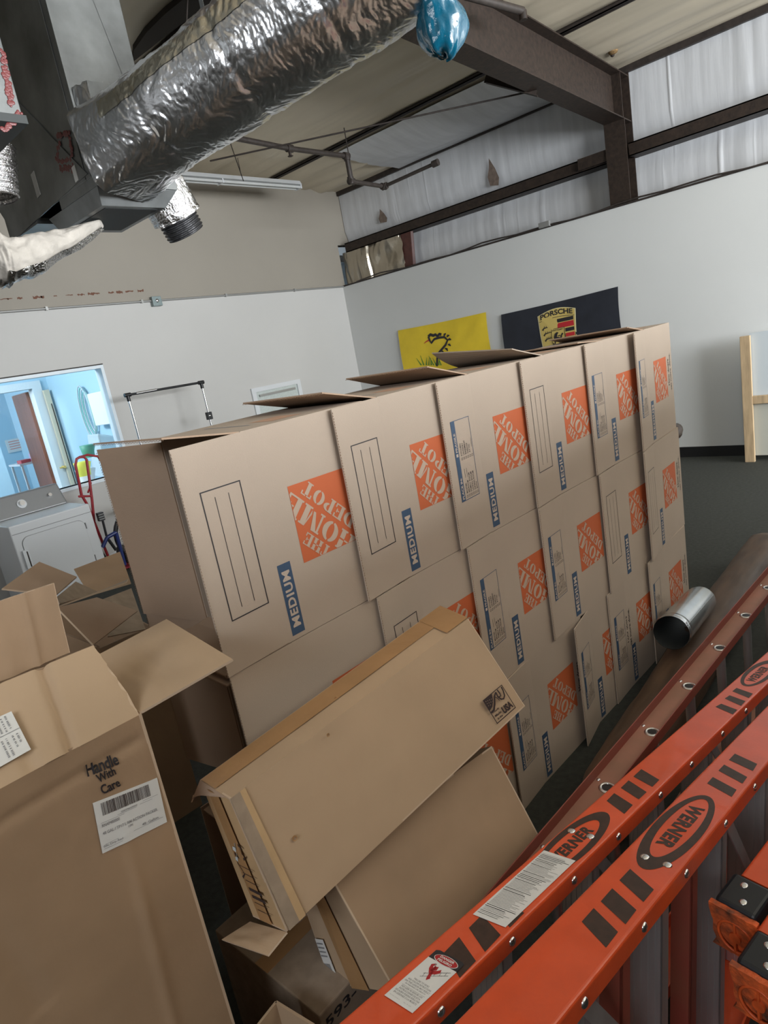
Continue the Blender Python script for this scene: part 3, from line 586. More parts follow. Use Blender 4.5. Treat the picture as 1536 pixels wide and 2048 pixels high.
def crest(b, F):
    Wf = 1.55; Hf = .92
    def put(t2, m, off=.004): b.flat(t2, lambda x, y: F(.5-.0+x/Wf, (.10-y)/Hf, off), m)
    # crest local: x from -.245 to .245, y from 0 down to -.62 ; top edge arched
    def dense(poly, n=6):
        o = []
        for i in range(len(poly)):
            a, c_ = poly[i], poly[(i+1) % len(poly)]
            for k in range(n): o.append((a[0]+(c_[0]-a[0])*k/n, a[1]+(c_[1]-a[1])*k/n))
        return o
    def shield(s, sh=0.0):
        top = [(-.245*s+.49*s*i/10, -.02+.05*math.cos((i-5)/5*math.pi/2)*s) for i in range(11)]
        right = [(.245*s-.01*s, -.25), (.225*s, -.40*s), (.16*s, -.53*s), (.0, -.64*s)]
        left = [(-.16*s, -.53*s), (-.225*s, -.40*s), (-.245*s+.01*s, -.25)]
        return [(x, y-sh) for x, y in top+right+left]
    q = shield(1.04); n = len(q); b.add([F(.5+x/Wf, (.10-y)/Hf, .003) for x, y in [(0, -.28)]+q], [(0, 1+i, 1+(i+1) % n) for i in range(n)], mat('crest_cream', (.75, .68, .42), .6))
    q = shield(.985, .003); b.add([F(.5+x/Wf, (.10-y)/Hf, .005) for x, y in [(0, -.28)]+q], [(0, 1+i, 1+(i+1) % n) for i in range(n)], gold)
    t = fit2d(text2d('PORSCHE', 1, .03, 1, 'LEFT'), -.215, -.075, .43, .062)
    t = [(x, y+.028*math.cos(x/.215*math.pi/2)) for x, y in t[0]], t[1]; put(t, ink_black, .008)
    put(stroke2d([(-.235+.47*i/12, -.095+.022*math.cos((i-6)/6*math.pi/2)) for i in range(13)], .006), ink_brown, .008)
    for k, (m, y0_) in enumerate(((ink_black, -.10), (crest_red, -.15), (ink_black, -.225), (crest_red, -.285))):
        x0_ = .005 if k < 2 else .105; h_ = .042 if k != 1 else .062
        put(rect2d(x0_, y0_-h_, .222, y0_), m, .008)
    for k in range(3):
        x0_, y0_ = -.20+.01*k, -.20-.068*k
        put(stroke2d([(x0_, y0_), (x0_+.02, y0_+.022), (x0_+.06, y0_+.026), (x0_+(.13 if k == 0 else .10), y0_+.03)], [.022, .014, .010, .004]), ink_black, .008)
        for j in range(4): put(stroke2d([(x0_+.025+.024*j, y0_+.022), (x0_+.03+.026*j, y0_+.05)], [.012, .003]), ink_black, .008)
    q = [(-.085, -.205), (.095, -.205), (.095, -.37), (.0, -.45), (-.085, -.37)]
    b.add([F(.5+x/Wf, (.10-y)/Hf, .009) for x, y in q], [(0, 1, 2, 3, 4)][::-1], ink_brown)
    q = [(-.079, -.211), (.089, -.211), (.089, -.367), (.003, -.44), (-.079, -.367)]
    b.add([F(.5+x/Wf, (.10-y)/Hf, .012) for x, y in q], [(0, 1, 2, 3, 4)], MATS['crest_gold'])
    put(fit2d(text2d('STUTTGART', 1, .02), -.072, -.235, .153, .018), ink_black, .015)
    put(stroke2d([(-.05, -.40), (-.04, -.35), (-.035, -.31), (-.02, -.275), (-.005, -.262), (.012, -.262)], [.01, .02, .04, .035, .025, .008]), ink_black, .015)
    put(stroke2d([(-.03, -.32), (.005, -.33), (.04, -.335), (.05, -.30), (.07, -.275)], [.03, .035, .03, .016, .02]), ink_black, .015)
    put(stroke2d([(.0, -.30), (.03, -.295), (.035, -.31)], [.012, .010, .006]), ink_black, .015)
    put(stroke2d([(.03, -.34), (.02, -.38), (.035, -.41)], [.025, .014, .008]), ink_black, .015)
flag('black_flag', 'black flag with a gold shield crest on the white wall', navy, 4.60, 3.06, 1.94, 1.99, .92, crest)
# ------------------------------------------------------------------ wooden frame at the far right
def hx(x, y, d=.3): return at(x, y, 'X', XW-d)
a = hx(1490, 672); zt = a.z; yc = a.y
root = thing('wooden_frame', 'pale pine wooden frame with a white panel standing by the right wall', 'frame', (XW-.28, yc-.4, 0))
b = MB(); b.box((XW-.32, yc-.045, 0), (XW-.28, yc+.045, zt), wood); ps = [b.build('post', bevel=.003)]
z = hx(1520, 799).z; b = MB(); b.box((XW-.31, yc-1.3, z-.04), (XW-.275, yc-.045, z+.04), wood); ps.append(b.build('rail', bevel=.003))
b = MB(); b.box((XW-.27, yc-1.3, z+.04), (XW-.262, yc-.03, zt+.02), mat('panel_pale_blue', (.60, .66, .70), .5)); b.box((XW-.27, yc-1.3, .06), (XW-.262, yc-.02, z+.04), mat('panel_cream', (.50, .50, .44), .6)); ps.append(b.build('panel'))
b = MB(); b.box((XW-.26, yc-.02, 0), (XW-.22, yc+.0, zt*.95), wood); ps.append(b.build('rear_post')); settle(root, ps)
# dark rounded thing behind the stack
c = at(1352, 865, 'Y', 1.9); b = MB(); b.tube([(c.x-.12, 1.9, c.z), (c.x-.04, 1.9, c.z+.01), (c.x+.0, 1.9, c.z+.02), (c.x+.03, 1.9, c.z-.01), (c.x+.04, 1.9, c.z-.02)], .05, mat('dark_leather', (.035, .022, .016), .35), 14, rs=[.05, .065, .06, .04, .01])
root = thing('padded_armrest', 'dark brown rounded padded end peeking out behind the box stack', 'armrest', (c.x-.1, 1.9, 0)); p1 = b.build('pad')
b = MB(); b.tube([(c.x-.12, 1.9, 0), (c.x-.12, 1.9, c.z)], .02, black_plastic, 10); p2 = b.build('support'); settle(root, [p1, p2])
# ================================================================== MOVING BOXES
BH, BD, BW, FL = 0.549, 0.405, 0.405, 0.19     # height, depth, body width, flap length
TH = 0.004
def flutes(b, a, c, n, th, pitch=0.0075):
    """dark flute gaps along a cut edge from a to c; n = out of the edge, panel runs from the edge line backwards by th along s"""
    a = Vector(a); c = Vector(c); d = (c-a).normalized(); L = (c-a).length; n = Vector(n); s = d.cross(n).normalized()
    k = int(L/pitch); vs = []; fs = []
    for i in range(k):
        p = a + d*(i*pitch) + n*.0004; up = i % 2 == 0
        e0, e1 = (.15, .82) if up else (.82, .15)
        o = len(vs); vs += [p + s*(th*e0), p + d*(pitch*.98) + s*(th*e0), p + d*(pitch*.5) + s*(th*e1)]
        fs.append((o, o+1, o+2))
    b.add(vs, fs, flute)
S_ = .205
def in_text(u0, v0): return lambda p, q: (u0-q, v0+p)
def draw(b, t2, u0, v0, m, off=.0006, part=None):
    """t2 in reading coordinates, placed on the front face; u measured from the flap's free edge"""
    for i, f in enumerate(t2[1]):       # every piece a hair above the last, so overlapping pieces never share a plane
        o = off+.00004*(i % 9); b.add([Vector((u0-t2[0][j][1]-FL, -o, v0+t2[0][j][0])) for j in f], [tuple(range(len(f)))], m)
def logo_parts():
    r = []
    r.append((rect2d(0, 0, S_, S_), ink_orange, .0005))
    def line(txt, d0, d1, h0, h1, bold):
        t = fit2d(slabtext(txt), d0*S_, h0*S_, (d1-d0)*S_, (h1-h0)*S_)
        return clip2d(mov2d(t, math.radians(45), 0, 0), .001, .001, S_-.001, S_-.001)
    r.append((line('HOME', .06, 1.34, .03, .30, .035), liner_p, .0010))
    r.append((line('THE', .40, .86, .34, .50, .03), liner_p, .0010))
    r.append((line('DEPOT', .22, 1.20, -.22, -.03, .03), liner_p, .0010))
    # stencil cuts through the letters
    for (d, h0, h1) in () and ((.20, .03, .27), (.52, .03, .27), (.80, .10, .2), (1.12, .03, .27), (.57, .31, .44), (.72, .31, .44), (.33, -.21, -.03), (.72, -.21, -.03), (.91, -.21, -.03)):
        t = rect2d((d-.008)*S_, h0*S_, (d+.008)*S_, h1*S_); r.append((clip2d(mov2d(t, math.radians(45), 0, 0), .001, .001, S_-.001, S_-.001), ink_orange, .0014))
    return r
liner_p = mat('kraft_print_gap', (0.52, 0.40, 0.31), 0.8)
LOGO = logo_parts()
def body_print(b):
    for t, m, off in LOGO: draw(b, t, .288+S_, .182, m, off)
    # blue MEDIUM bar
    draw(b, rect2d(0, 0, .192, .041), .246, .012, ink_blue, .0005)
    draw(b, fit2d(text2d('MEDIUM', 1, .03, spacing=1.12), .02, .008, .152, .025), .246, .012, mat('kraft_letter', (.55, .45, .37), .8), .0010)
    draw(b, fit2d(text2d('How doers', 1, .02), 0, 0, .135, .022), .535, .235, ink_black, .0006)
    draw(b, fit2d(text2d('get more done.', 1, .02), 0, 0, .19, .022), .570, .205, ink_black, .0006)
def flap_print(b, kind):
    if kind == 'A':
        draw(b, frame2d(0, 0, .315, .113, .0028), .158, .125, ink_black)
        for u in (.082, .120): draw(b, rect2d(0, 0, .272, .0016), u, .148, ink_black)
    elif kind == 'B':
        draw(b, frame2d(0, 0, .266, .110, .0020), .152, .151, ink_blue)
        draw(b, rect2d(0, 0, .266, .022), .065, .151, ink_blue, .0008)
        kl = MATS['kraft_letter'] if 'kraft_letter' in MATS else liner
        draw(b, fit2d(text2d('PLACE IN:', 1, .03), 0, 0, .072, .011), .060, .158, kl, .0012)
        draw(b, rect2d(0, 0, .010, .011), .060, .300, kl, .0012)
        draw(b, fit2d(text2d('FRAGILE', 1, .03), 0, 0, .062, .011), .060, .315, kl, .0012)
        for j, words in enumerate((('MASTER', 'BEDROOM', 'FAMILY ROOM', 'LIVING ROOM', 'DINING ROOM', 'BATH'), ('KITCHEN', 'LAUNDRY', 'BASEMENT', 'GARAGE', 'ATTIC', ''))):
            v0 = .159 if j == 0 else .285
            for k, wd in enumerate(words):
                u = .083 + .0125*k
                draw(b, frame2d(0, 0, .0075, .0075, .001), u, v0, ink_black)
                if wd: draw(b, fit2d(text2d(wd, 1, .01), 0, 0, .0072*len(wd)*.8, .0075), u, v0+.014, ink_black)
                if (j == 0 and k in (0, 1)) or (j == 1 and k == 5): draw(b, rect2d(0, 0, .03, .0012), u, v0+.066 if j == 0 else v0+.03, ink_black)
def mesh_body(kind=None):
    b = MB(); W, D, H = BW, BD, BH; t = TH
    b.box((0, 0, 0), (W, t, H), kraft); b.box((0, D-t, 0), (W, D, H), kraft)
    b.box((0, t, 0), (W, D-t, t), kraft); b.box((0, t, H-t), (W, D-t, H), kraft); b.box((W-t, t, t), (W, D-t, H-t), kraft)
    b.box((W+.0002, D/2-.03, .0), (W+.0006, D/2+.03, H), kraft_tape)
    body_print(b)
    # printing on the top side as well
    for k, (x0, y0, x1, y1, m) in enumerate(((.09, .10, .10, .32, ink_gray), (.14, .06, .24, .17, mat('orange_faint', (.50, .30, .20), .8)))):
        b.add([(x0, y0, H+.0004), (x1, y0, H+.0004), (x1, y1, H+.0004), (x0, y1, H+.0004)], [(0, 1, 2, 3)], m)
    return b.mesh('moving_box_body')
def mesh_front(kind):
    b = MB(); b.box((-FL, 0, .001), (0, TH, BH-.001), kraft)
    flutes(b, (-FL, 0, .001), (-FL, 0, BH-.001), (-1, 0, 0), TH)
    flap_print(b, kind); return b.mesh('front_flap')
def mesh_back():
    b = MB(); b.box((-FL, -TH, .001), (0, 0, BH-.001), kraft_in); flutes(b, (-FL, -TH, .001), (-FL, -TH, BH-.001), (-1, 0, 0), TH); return b.mesh('back_flap')
def mesh_top(curl=0.0):
    b = MB(); n = 10
    for j in range(n):
        def pt(s, y, z): return (-FL*s, y, z + curl*(s**2)*math.sin(min(1, y/BD*1.2)*math.pi/2) * .5)
        s0, s1 = j/n, (j+1)/n
        lo = lambda s: .004+.010*s
        q = [pt(s1, lo(s1), -TH), pt(s0, lo(s0), -TH), pt(s0, BD-lo(s0), -TH), pt(s1, BD-lo(s1), -TH), pt(s1, lo(s1), 0), pt(s0, lo(s0), 0), pt(s0, BD-lo(s0), 0), pt(s1, BD-lo(s1), 0)]
        b.hexa(q, kraft_in if curl == 0 else kraft)
    if curl == 0: flutes(b, (-FL, .004, -TH), (-FL, BD-.004, -TH), (-1, 0, 0), -TH)
    return b.mesh('top_flap')
M_BODY = mesh_body(); M_FA = mesh_front('A'); M_FB = mesh_front('B'); M_FN = mesh_front('N'); M_BACK = mesh_back(); M_TOP = mesh_top(); M_TOPC = mesh_top(.07)
def ob(name, me, parent=None, loc=(0, 0, 0), rot=(0, 0, 0)):
    o = bpy.data.objects.new(name, me); COL.objects.link(o); o.parent = parent; o.location = loc; o.rotation_euler = rot; return o
def planeY(x): return 1.285 - .045*(x-.7)
def hd_box(xl, z, kind, label, yawd=-2.6, fa=1.2, top=None, curl=False, back=2.0, bottom=None, long_back=False, dy=0.0, group='moving boxes stacked in three rows'):
    """xl = X of the free edge of the front flap"""
    xf = xl + FL; r = thing('moving_box', label, 'box', (xf, planeY(xf)+.010+dy, z), (0, 0, math.radians(yawd)), group)
    ob('body', M_BODY, r)
    ob('flap', {'A': M_FA, 'B': M_FB, 'N': M_FN}[kind], r, rot=(0, 0, math.radians(fa)))
    fb_ = ob('flap', M_BACK, r, loc=(0, BD, 0), rot=(0, 0, math.radians(-back)))
    if long_back: fb_.scale = (1.62, 1, 1); fb_.location.z = -.012
    if top is not None: ob('flap', M_TOPC if curl else M_TOP, r, loc=(0, 0, BH), rot=(0, math.radians(top), 0))
    if bottom is not None: ob('flap', M_TOP, r, loc=(0, 0, TH), rot=(0, math.radians(bottom), 0))
    return r
R1, R2, R3 = 1.098, 0.547, 0.0
L = 'moving box, %s'
hd_box(.715, R1, 'A', L % 'leftmost of the top row, with all flaps open to the left', top=8.0, fa=3.0, back=79, bottom=-9, long_back=True)
hd_box(1.182, R1, 'A', L % 'second from the left in the top row, blank ruled rectangle on its flap', top=14, fa=4.6)
hd_box(1.617, R1, 'B', L % 'third from the left in the top row, printed room checklist on its flap', top=16, fa=4.4)
hd_box(2.092, R1, 'A', L % 'fourth from the left in the top row, with its top flap curled up', top=14, curl=True, fa=4.4)
hd_box(2.575, R1, 'B', L % 'fifth from the left in the top row, with its top flap lying flat', top=4, fa=4.2)
hd_box(3.005, R1, 'B', L % 'rightmost of the top row, slogan visible beside its orange logo', yawd=3, top=9, fa=4.0, dy=.0)
hd_box(.722, R2, 'N', L % 'leftmost of the middle row, bare front above the long leaning carton', fa=.5, top=0, back=79, long_back=True)
M2 = [(1.215, 'A', 'second from the left in the middle row, partly behind the long carton'), (1.647, 'B', 'third from the left in the middle row, with a printed room checklist'),
      (2.096, 'B', 'fourth from the left in the middle row, checklist and orange logo showing'), (2.592, 'A', 'fifth from the left in the middle row, with a blank ruled rectangle'),
      (3.01, 'A', 'rightmost of the middle row, pale front with a blank ruled rectangle')]
for x, k, s in M2: hd_box(x, R2, k, L % s, fa=4.3, top=0, yawd=2 if x > 3 else -2.6)
M3 = [(.73, 'A', 'leftmost of the bottom row, in the dark behind the cartons', 1), (1.24, 'B', 'second from the left in the bottom row, in deep shade', 3), (1.735, 'B', 'third from the left in the bottom row, shaded behind the leaning carton', 4),
      (2.21, 'B', 'fourth from the left in the bottom row, with its front flap bent outward', 11), (2.565, 'B', 'fifth from the left in the bottom row, beside the shiny duct pipe', 2.5),
      (2.985, 'B', 'rightmost of the bottom row, standing right behind the shiny duct pipe', 2)]
for x, k, s, f in M3: hd_box(x, R3, k, L % s, fa=f, top=0, yawd=1 if x > 2.9 else -2.6)
# ================================================================== CARTONS
def quad_sheet(name, pts, th, m, parent=None, m2=None, me=None, wr=0, seed=0, nn=10):
    """a cardboard panel on four corners with soft creases"""
    P = [Vector(p) for p in pts]; n = (P[1]-P[0]).cross(P[3]-P[0]).normalized()
    def f(u, v, off=0):
        p = (P[0]*(1-u)+P[1]*u)*(1-v)+(P[3]*(1-u)+P[2]*u)*v
        e = min(u, 1-u, v, 1-v); k = min(1, e*6)
        return p + n*(wr*k*(nz(u*3+seed, v*3, seed)+.5*nz(u*8, v*2+seed, 3)) - off)
    b = MB(); vs, fs = grid(nn, nn, lambda u, v: f(u, v)); b.add(vs, fs, m, True)
    vs2, fs2 = grid(nn, nn, lambda u, v: f(u, v, th)); b.add(vs2, [tuple(reversed(q)) for q in fs2], m2 or m, True)
    N = nn+1; rim = [i for i in range(N)] + [j*N+nn for j in range(1, N)] + [nn*N+i for i in range(nn-1, -1, -1)] + [j*N for j in range(nn-1, 0, -1)]
    A = [vs[i] for i in rim]; B2 = [vs2[i] for i in rim]; k = len(A)
    b.add(A+B2, [(i, k+i, k+(i+1) % k, (i+1) % k) for i in range(k)], me or liner)
    return b.build(name, parent)
def on_quad(P, off=.0015):
    """maps (u, v) in 0..1 of a panel P0 P1 (u) / P0 P3 (v) to space, lifted off it"""
    P = [Vector(p) for p in P]; n = (P[1]-P[0]).cross(P[3]-P[0]).normalized()
    if n.dot(Vector(CC)-P[0]) < 0: n = -n
    return lambda u, v, o=0: (P[0]*(1-u)+P[1]*u)*(1-v)+(P[3]*(1-u)+P[2]*u)*v + n*(off+o)
# --- tall carton at the left
YC = 1.131
TR = at(278, 1430, 'Y', YC); TL = TR + Vector((-.62, .012, .012))
root = thing('tall_carton', 'tall brown carton at the left, marked Handle With Care, top flaps open', 'box', (TR.x-.3, YC+.2, 0))
DC = .40
BL, BR = Vector((TL.x, TL.y, 0)), Vector((TR.x, TR.y, 0))
def frontdy(x, z):         # wrinkles and creases of the front panel, towards the viewer
    u = TR.x-x; t = TR.z-z
    d = .0035*nz(u*5, t*3, 4)+.0008*nz(u*12, t*5, 8)
    d += .005*math.exp(-((u-.075-.05*t)/.012)**2)*min(1, max(0, t-.16)*5)      # long vertical crease at the right
    d -= .004*math.exp(-((t-.045-.02*u)/.010)**2) + .003*math.exp(-((u-.33+.10*t)/.02)**2)*(1 if t < .4 else .3)
    return d*min(1, u*60)
def frontfn(u, v, o=0.0):
    x = TL.x+(TR.x-TL.x)*u; zt0 = TL.z+(TR.z-TL.z)*u; z = zt0*(1-v)
    y = TL.y+(TR.y-TL.y)*u
    return Vector((x, y-frontdy(x, z)-o, z))
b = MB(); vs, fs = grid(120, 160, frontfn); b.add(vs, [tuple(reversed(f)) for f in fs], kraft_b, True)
vs, fs = grid(20, 20, lambda u, v: frontfn(u, v, -.009)); b.add(vs, fs, kraft_in, True)
b.sheet([frontfn(1, i/40) for i in range(41)]+[frontfn(1, (40-i)/40, -.009) for i in range(41)], .0008, liner, n=Vector((1, 0, 0)))
ps = [b.build('front_panel')]
ps.append(quad_sheet('side_panel', [TR, TR+Vector((.015, DC, 0)), BR+Vector((.015, DC, 0)), BR], .005, kraft_b, m2=kraft_in, wr=.003, seed=2))
ps.append(quad_sheet('side_panel', [TL, TL+Vector((.015, DC, 0)), BL+Vector((.015, DC, 0)), BL], .005, kraft_b, wr=.003, seed=5))
ps.append(quad_sheet('back_panel', [TL+Vector((.015, DC, 0)), TR+Vector((.015, DC, 0)), BR+Vector((.015, DC, 0)), BL+Vector((.015, DC, 0))], .005, kraft_in, wr=.003, seed=6))
b = MB(); b.box((TL.x+.02, YC+.03, .005), (TR.x, YC+DC, .01), kraft_in); ps.append(b.build('bottom_panel'))
e1 = at(187, 1290, 'Y', YC+.145); e0 = e1 + (TL-TR)*1.0 + Vector((0, .0, .01))
FQ = [e0, e1, TR, TL]
def flapfn(u, v, off=0):
    p = (Vector(FQ[0])*(1-u)+Vector(FQ[1])*u)*(1-v)+(Vector(FQ[3])*(1-u)+Vector(FQ[2])*u)*v
    n = Vector((0, -.62, .78)); c1 = -.012*math.exp(-((u-.84+.04*v)/.012)**2); c2 = -.007*math.exp(-((u-.70)/.02)**2)
    return p + n*(c1+c2+.004*nz(u*6, v*2, 8)-off) + Vector((.006*nz(v*9, 1, 2) if u > .97 else 0, 0, 0))
b = MB(); vs, fs = grid(90, 14, flapfn); b.add(vs, [tuple(reversed(f)) for f in fs], kraft_c, True); vs, fs = grid(90, 14, lambda u, v: flapfn(u, v, .005)); b.add(vs, fs, kraft_in, True)  # lighter kraft than the front: brightness of facing up put into the colour
b.sheet([flapfn(1, i/14) for i in range(15)] + [flapfn(1, (14-i)/14, .005) for i in range(15)], .001, liner, n=Vector((1, 0, 0)))
b.sheet([flapfn(i/40, 0) for i in range(41)] + [flapfn((40-i)/40, 0, .005) for i in range(41)], .001, liner, n=Vector((0, 1, 0)))
topflap = b.build('top_flap'); ps.append(topflap)
f1 = at(465, 1318, 'Z', 1.25); f2 = at(333, 1238, 'Z', 1.255); f3 = TR + Vector((.015, .36, .004))
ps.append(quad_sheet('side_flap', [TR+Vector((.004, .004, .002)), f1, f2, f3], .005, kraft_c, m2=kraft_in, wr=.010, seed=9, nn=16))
g0 = at(140, 1305, 'Y', YC+DC-.02); g1 = at(108, 1166, 'Y', YC+DC+.02); gl = Vector((-.62, .012, .02))
def backflap(u, v, off=0):
    p = (g0+gl)*(1-u)*(1-v)+g0*u*(1-v)+(g1+gl)*(1-u)*v+g1*u*v
    return p + Vector((0, -1, 0))*(.008*math.exp(-((u-.89)/.010)**2)+.005*math.exp(-((u-.80)/.03)**2)+.004*nz(u*14, v, 4)-off)
b = MB(); vs, fs = grid(90, 10, backflap); b.add(vs, fs, kraft_b, True); vs, fs = grid(90, 10, lambda u, v: backflap(u, v, .005)); b.add(vs, [tuple(reversed(f)) for f in fs], kraft_b, True)
b.sheet([backflap(i/30, 1) for i in range(31)]+[backflap((30-i)/30, 1, .005) for i in range(31)], .001, liner, n=Vector((0, 0, 1)))
b.sheet([backflap(1, i/10) for i in range(11)]+[backflap(1, (10-i)/10, .005) for i in range(11)], .001, liner, n=Vector((1, 0, 0)))
ps.append(b.build('back_flap'))
# writing and labels on it, built on the front panel's plane
def onY(x, y, o=.009): p = at(x, y, 'Y', YC); return Vector((p.x, YC-o, p.z))
def hug(f, o): return lambda u, v: (lambda p: Vector((p.x, YC+.006*(TR.x-p.x)/.62*2-frontdy(p.x, p.z)-o, p.z)))(f(u, v))
def quadmap(c00, c10, c11, c01, o=.009):   # photo corners -> local unit square on the front panel
    A, B_, C_, D_ = [onY(*c, o=o) for c in (c00, c10, c11, c01)]
    return lambda u, v: (A*(1-u)+B_*u)*(1-v)+(D_*(1-u)+C_*u)*v
b = MB()
for txt, q in (('Handle', ((177, 1555), (239, 1528), (233, 1507), (172, 1531))), ('With', ((198, 1567), (233, 1548), (227, 1533), (191, 1551))), ('Care', ((206, 1590), (242, 1571), (235, 1556), (199, 1572)))):
    fn = quadmap(*q, o=.0085); t = fit2d(text2d(txt, 1, .025), 0, 0, 1, 1); b.flat(t, hug(fn, .0018), ink_black)
ps.append(b.build('printed_warning'))
lab = quadmap((205, 1707), (333, 1643), (313, 1555), (186, 1607), o=.010)
b = MB()
vs, fs = grid(24, 12, hug(lab, .0022)); b.add(vs, fs, paper, True)
vs, fs = grid(24, 12, hug(lab, .0010)); b.add(vs, [tuple(reversed(f)) for f in fs], paper, True)
lab2 = hug(lab, .0030)
random.seed(2); u = .10
while u < .84:
    w_ = random.choice((.004, .004, .008, .012)); b.flat(rect2d(u, .70, u+w_, .95), lab2, ink_brown); u += w_ + random.choice((.004, .006, .010))
for t, x0, y0, w_, h_ in (('00074650000', .36, .62, .25, .03), ('RNAP480000', .06, .49, .26, .06), ('48 GAL / TP17 L RM ACTION PACKER', .05, .34, .84, .06), ('1PK', .42, .27, .08, .045), ('48  Gallon', .62, .17, .26, .055), ('Gls, Dry, Red', .03, .09, .28, .055)):
    b.flat(fit2d(text2d(t, 1, .01), x0, y0, w_, h_), lab2, ink_gray)
for y0, x0, x1 in ((.07, .03, .3), (.15, .06, .95), (.57, .05, .4), (.60, .3, .6), (.62, .65, .85), (.66, .7, .95)): b.flat(rect2d(x0, y0, x1, y0+.006), lab2, ink_gray)
lb = b.build('shipping_label'); ps.append(lb)
mp = on_quad(FQ, .004)
def fl_px(x, y):            # point on the front flap's plane seen at a pixel
    n = (Vector(FQ[1])-Vector(FQ[2])).cross(Vector(FQ[3])-Vector(FQ[2])).normalized(); d = Vector(ray(x, y)); o = Vector(CC)
    nn_ = n if n.dot(o-TR) > 0 else -n
    return o + d*((TR-o).dot(n)/d.dot(n)) + nn_*.007
A_, B_, C_, D_ = fl_px(-55, 1570), fl_px(62, 1503), fl_px(23, 1427), fl_px(-95, 1480)
lm = lambda u, v, o=0: (A_*(1-u)+B_*u)*(1-v)+(D_*(1-u)+C_*u)*v + Vector((0, -.5, .8))*o
b = MB(); b.sheet([lm(0, 0), lm(1, 0), lm(1, 1), lm(0, 1)], .0006, paper)
b.flat(rect2d(.05, .55, 1.0, .562), lambda u, v: lm(u, v, .001), ink_gray); b.flat(rect2d(.62, .56, .63, 1.0), lambda u, v: lm(u, v, .001), ink_gray)
random.seed(6)
for u0, v0, L_ in ((.88, .95, .33), (.80, .93, .33), (.72, .92, .34), (.93, .47, .2), (.85, .47, .26), (.74, .47, .4), (.66, .46, .4), (.5, .5, .3), (.3, .5, .3)):
    v = v0
    while v > v0-L_: w_ = random.choice((.012, .018, .025)); b.flat(rect2d(u0-.03, v-w_, u0, v), lambda u, v: lm(u, v, .001), ink_gray); v -= w_+random.choice((.008, .012, .03))
l2 = b.build('address_label')
settle(root, ps); settle(topflap, [l2])
# --- long carton leaning on the stack (dims from the photo, 0.85 x 0.32 x 0.14 m)
O = Vector((.523, 1.068, .995)); I = Vector((.847, -.034, .032)); J = Vector((.008, -.083, -.303)); K = Vector((.007, .137, -.037))
C8 = {(i, j, k): O+I*i+J*j+K*k for i in (0, 1) for j in (0, 1) for k in (0, 1)}
def dep(P): return -float(CM[2] @ (np.array(P)-CC))
for k_, p_ in {(0,0,0): (459, 1597), (1,0,0): (937, 1238), (1,1,0): (1050, 1412), (0,1,0): (573, 1864), (0,0,1): (400, 1560), (1,0,1): (880, 1213)}.items(): C8[k_] = dp(p_[0], p_[1], dep(C8[k_]))
root = thing('long_carton', 'long closed brown carton leaning on the moving box stack, marked Made in the USA', 'box', tuple((C8[(0,1,0)]+C8[(1,1,1)])/2))
def cuboid(C8, m_front, m_top, m_end, name='carton', wr=.0015):
    F = [C8[(0,1,0)], C8[(1,1,0)], C8[(1,0,0)], C8[(0,0,0)]]
    ps = [quad_sheet('front_panel', F, .004, m_front, wr=wr, seed=3, nn=30)]
    ps.append(quad_sheet('top_panel', [C8[(0,0,0)], C8[(1,0,0)], C8[(1,0,1)], C8[(0,0,1)]], .004, m_top, wr=wr, seed=7, nn=20))
    ps.append(quad_sheet('bottom_panel', [C8[(0,1,1)], C8[(1,1,1)], C8[(1,1,0)], C8[(0,1,0)]], .004, m_top, nn=4))
    ps.append(quad_sheet('end_panel', [C8[(0,0,0)], C8[(0,0,1)], C8[(0,1,1)], C8[(0,1,0)]], .004, m_end, nn=8))
    ps.append(quad_sheet('end_panel', [C8[(1,1,0)], C8[(1,1,1)], C8[(1,0,1)], C8[(1,0,0)]], .004, m_end, nn=4))
    ps.append(quad_sheet('back_panel', [C8[(0,0,1)], C8[(1,0,1)], C8[(1,1,1)], C8[(0,1,1)]], .004, m_front, nn=4))
    return ps
# the left end is inset and torn, so the end panel sits a little lower
ps = cuboid(C8, kraft_c, kraft_c, mat('kraft_end', (.55, .37, .20), .6, var=.1, vscale=10))
tp = on_quad([C8[(0,0,0)], C8[(1,0,0)], C8[(1,0,1)], C8[(0,0,1)]], .003)
b = MB(); vs, fs = grid(30, 4, lambda u, v: tp(u, .45+.50*v, .0006*nz(u*30, v*4, 2))); b.add(vs, fs, kraft_tape, True)
for u0, u1 in ((-.0, .12), (.88, 1.0)): b.flat(rect2d(u0, .02, u1, .98), lambda u, v: tp(u, v, .0008), kraft_tape) if u0 > .5 else None
ps.append(b.build('packing_tape'))
ep = on_quad([C8[(0,0,0)], C8[(0,0,1)], C8[(0,1,1)], C8[(0,1,0)]], .004)
b = MB(); b.flat(([(.35, .02), (.72, .02), (.70, .98), (.33, .98)], [(0, 1, 2, 3)]), ep, kraft_tape)
for s in ([(.25, .40), (.36, .38), (.34, .44), (.26, .46), (.36, .49)], [(.48, .42), (.60, .43)], [(.52, .50), (.62, .47), (.66, .55), (.55, .62), (.68, .66)]): b.flat(stroke2d(s, .018), lambda u, v: ep(u, v, .0015), ink_brown)
for k in range(7): b.flat(rect2d(.2+.02*(k % 2), .56+.055*k, .62, .565+.055*k if k not in (3, 4) else .585+.055*k), lambda u, v: ep(u, v, .001), ink_brown)
ps.append(b.build('end_tape'))
b = MB(); random.seed(8)          # torn clear tape tuft
for k in range(4):
    p = ep(.45+.04*k, .38+.04*k, .001); q = p+Vector((-.003, random.uniform(-.006, .006), .004))
    b.sheet([p, p+Vector((.0, .003, -.012)), q+Vector((0, .002, -.009)), q], .0004, clear_bin)
ps.append(b.build('torn_tape'))
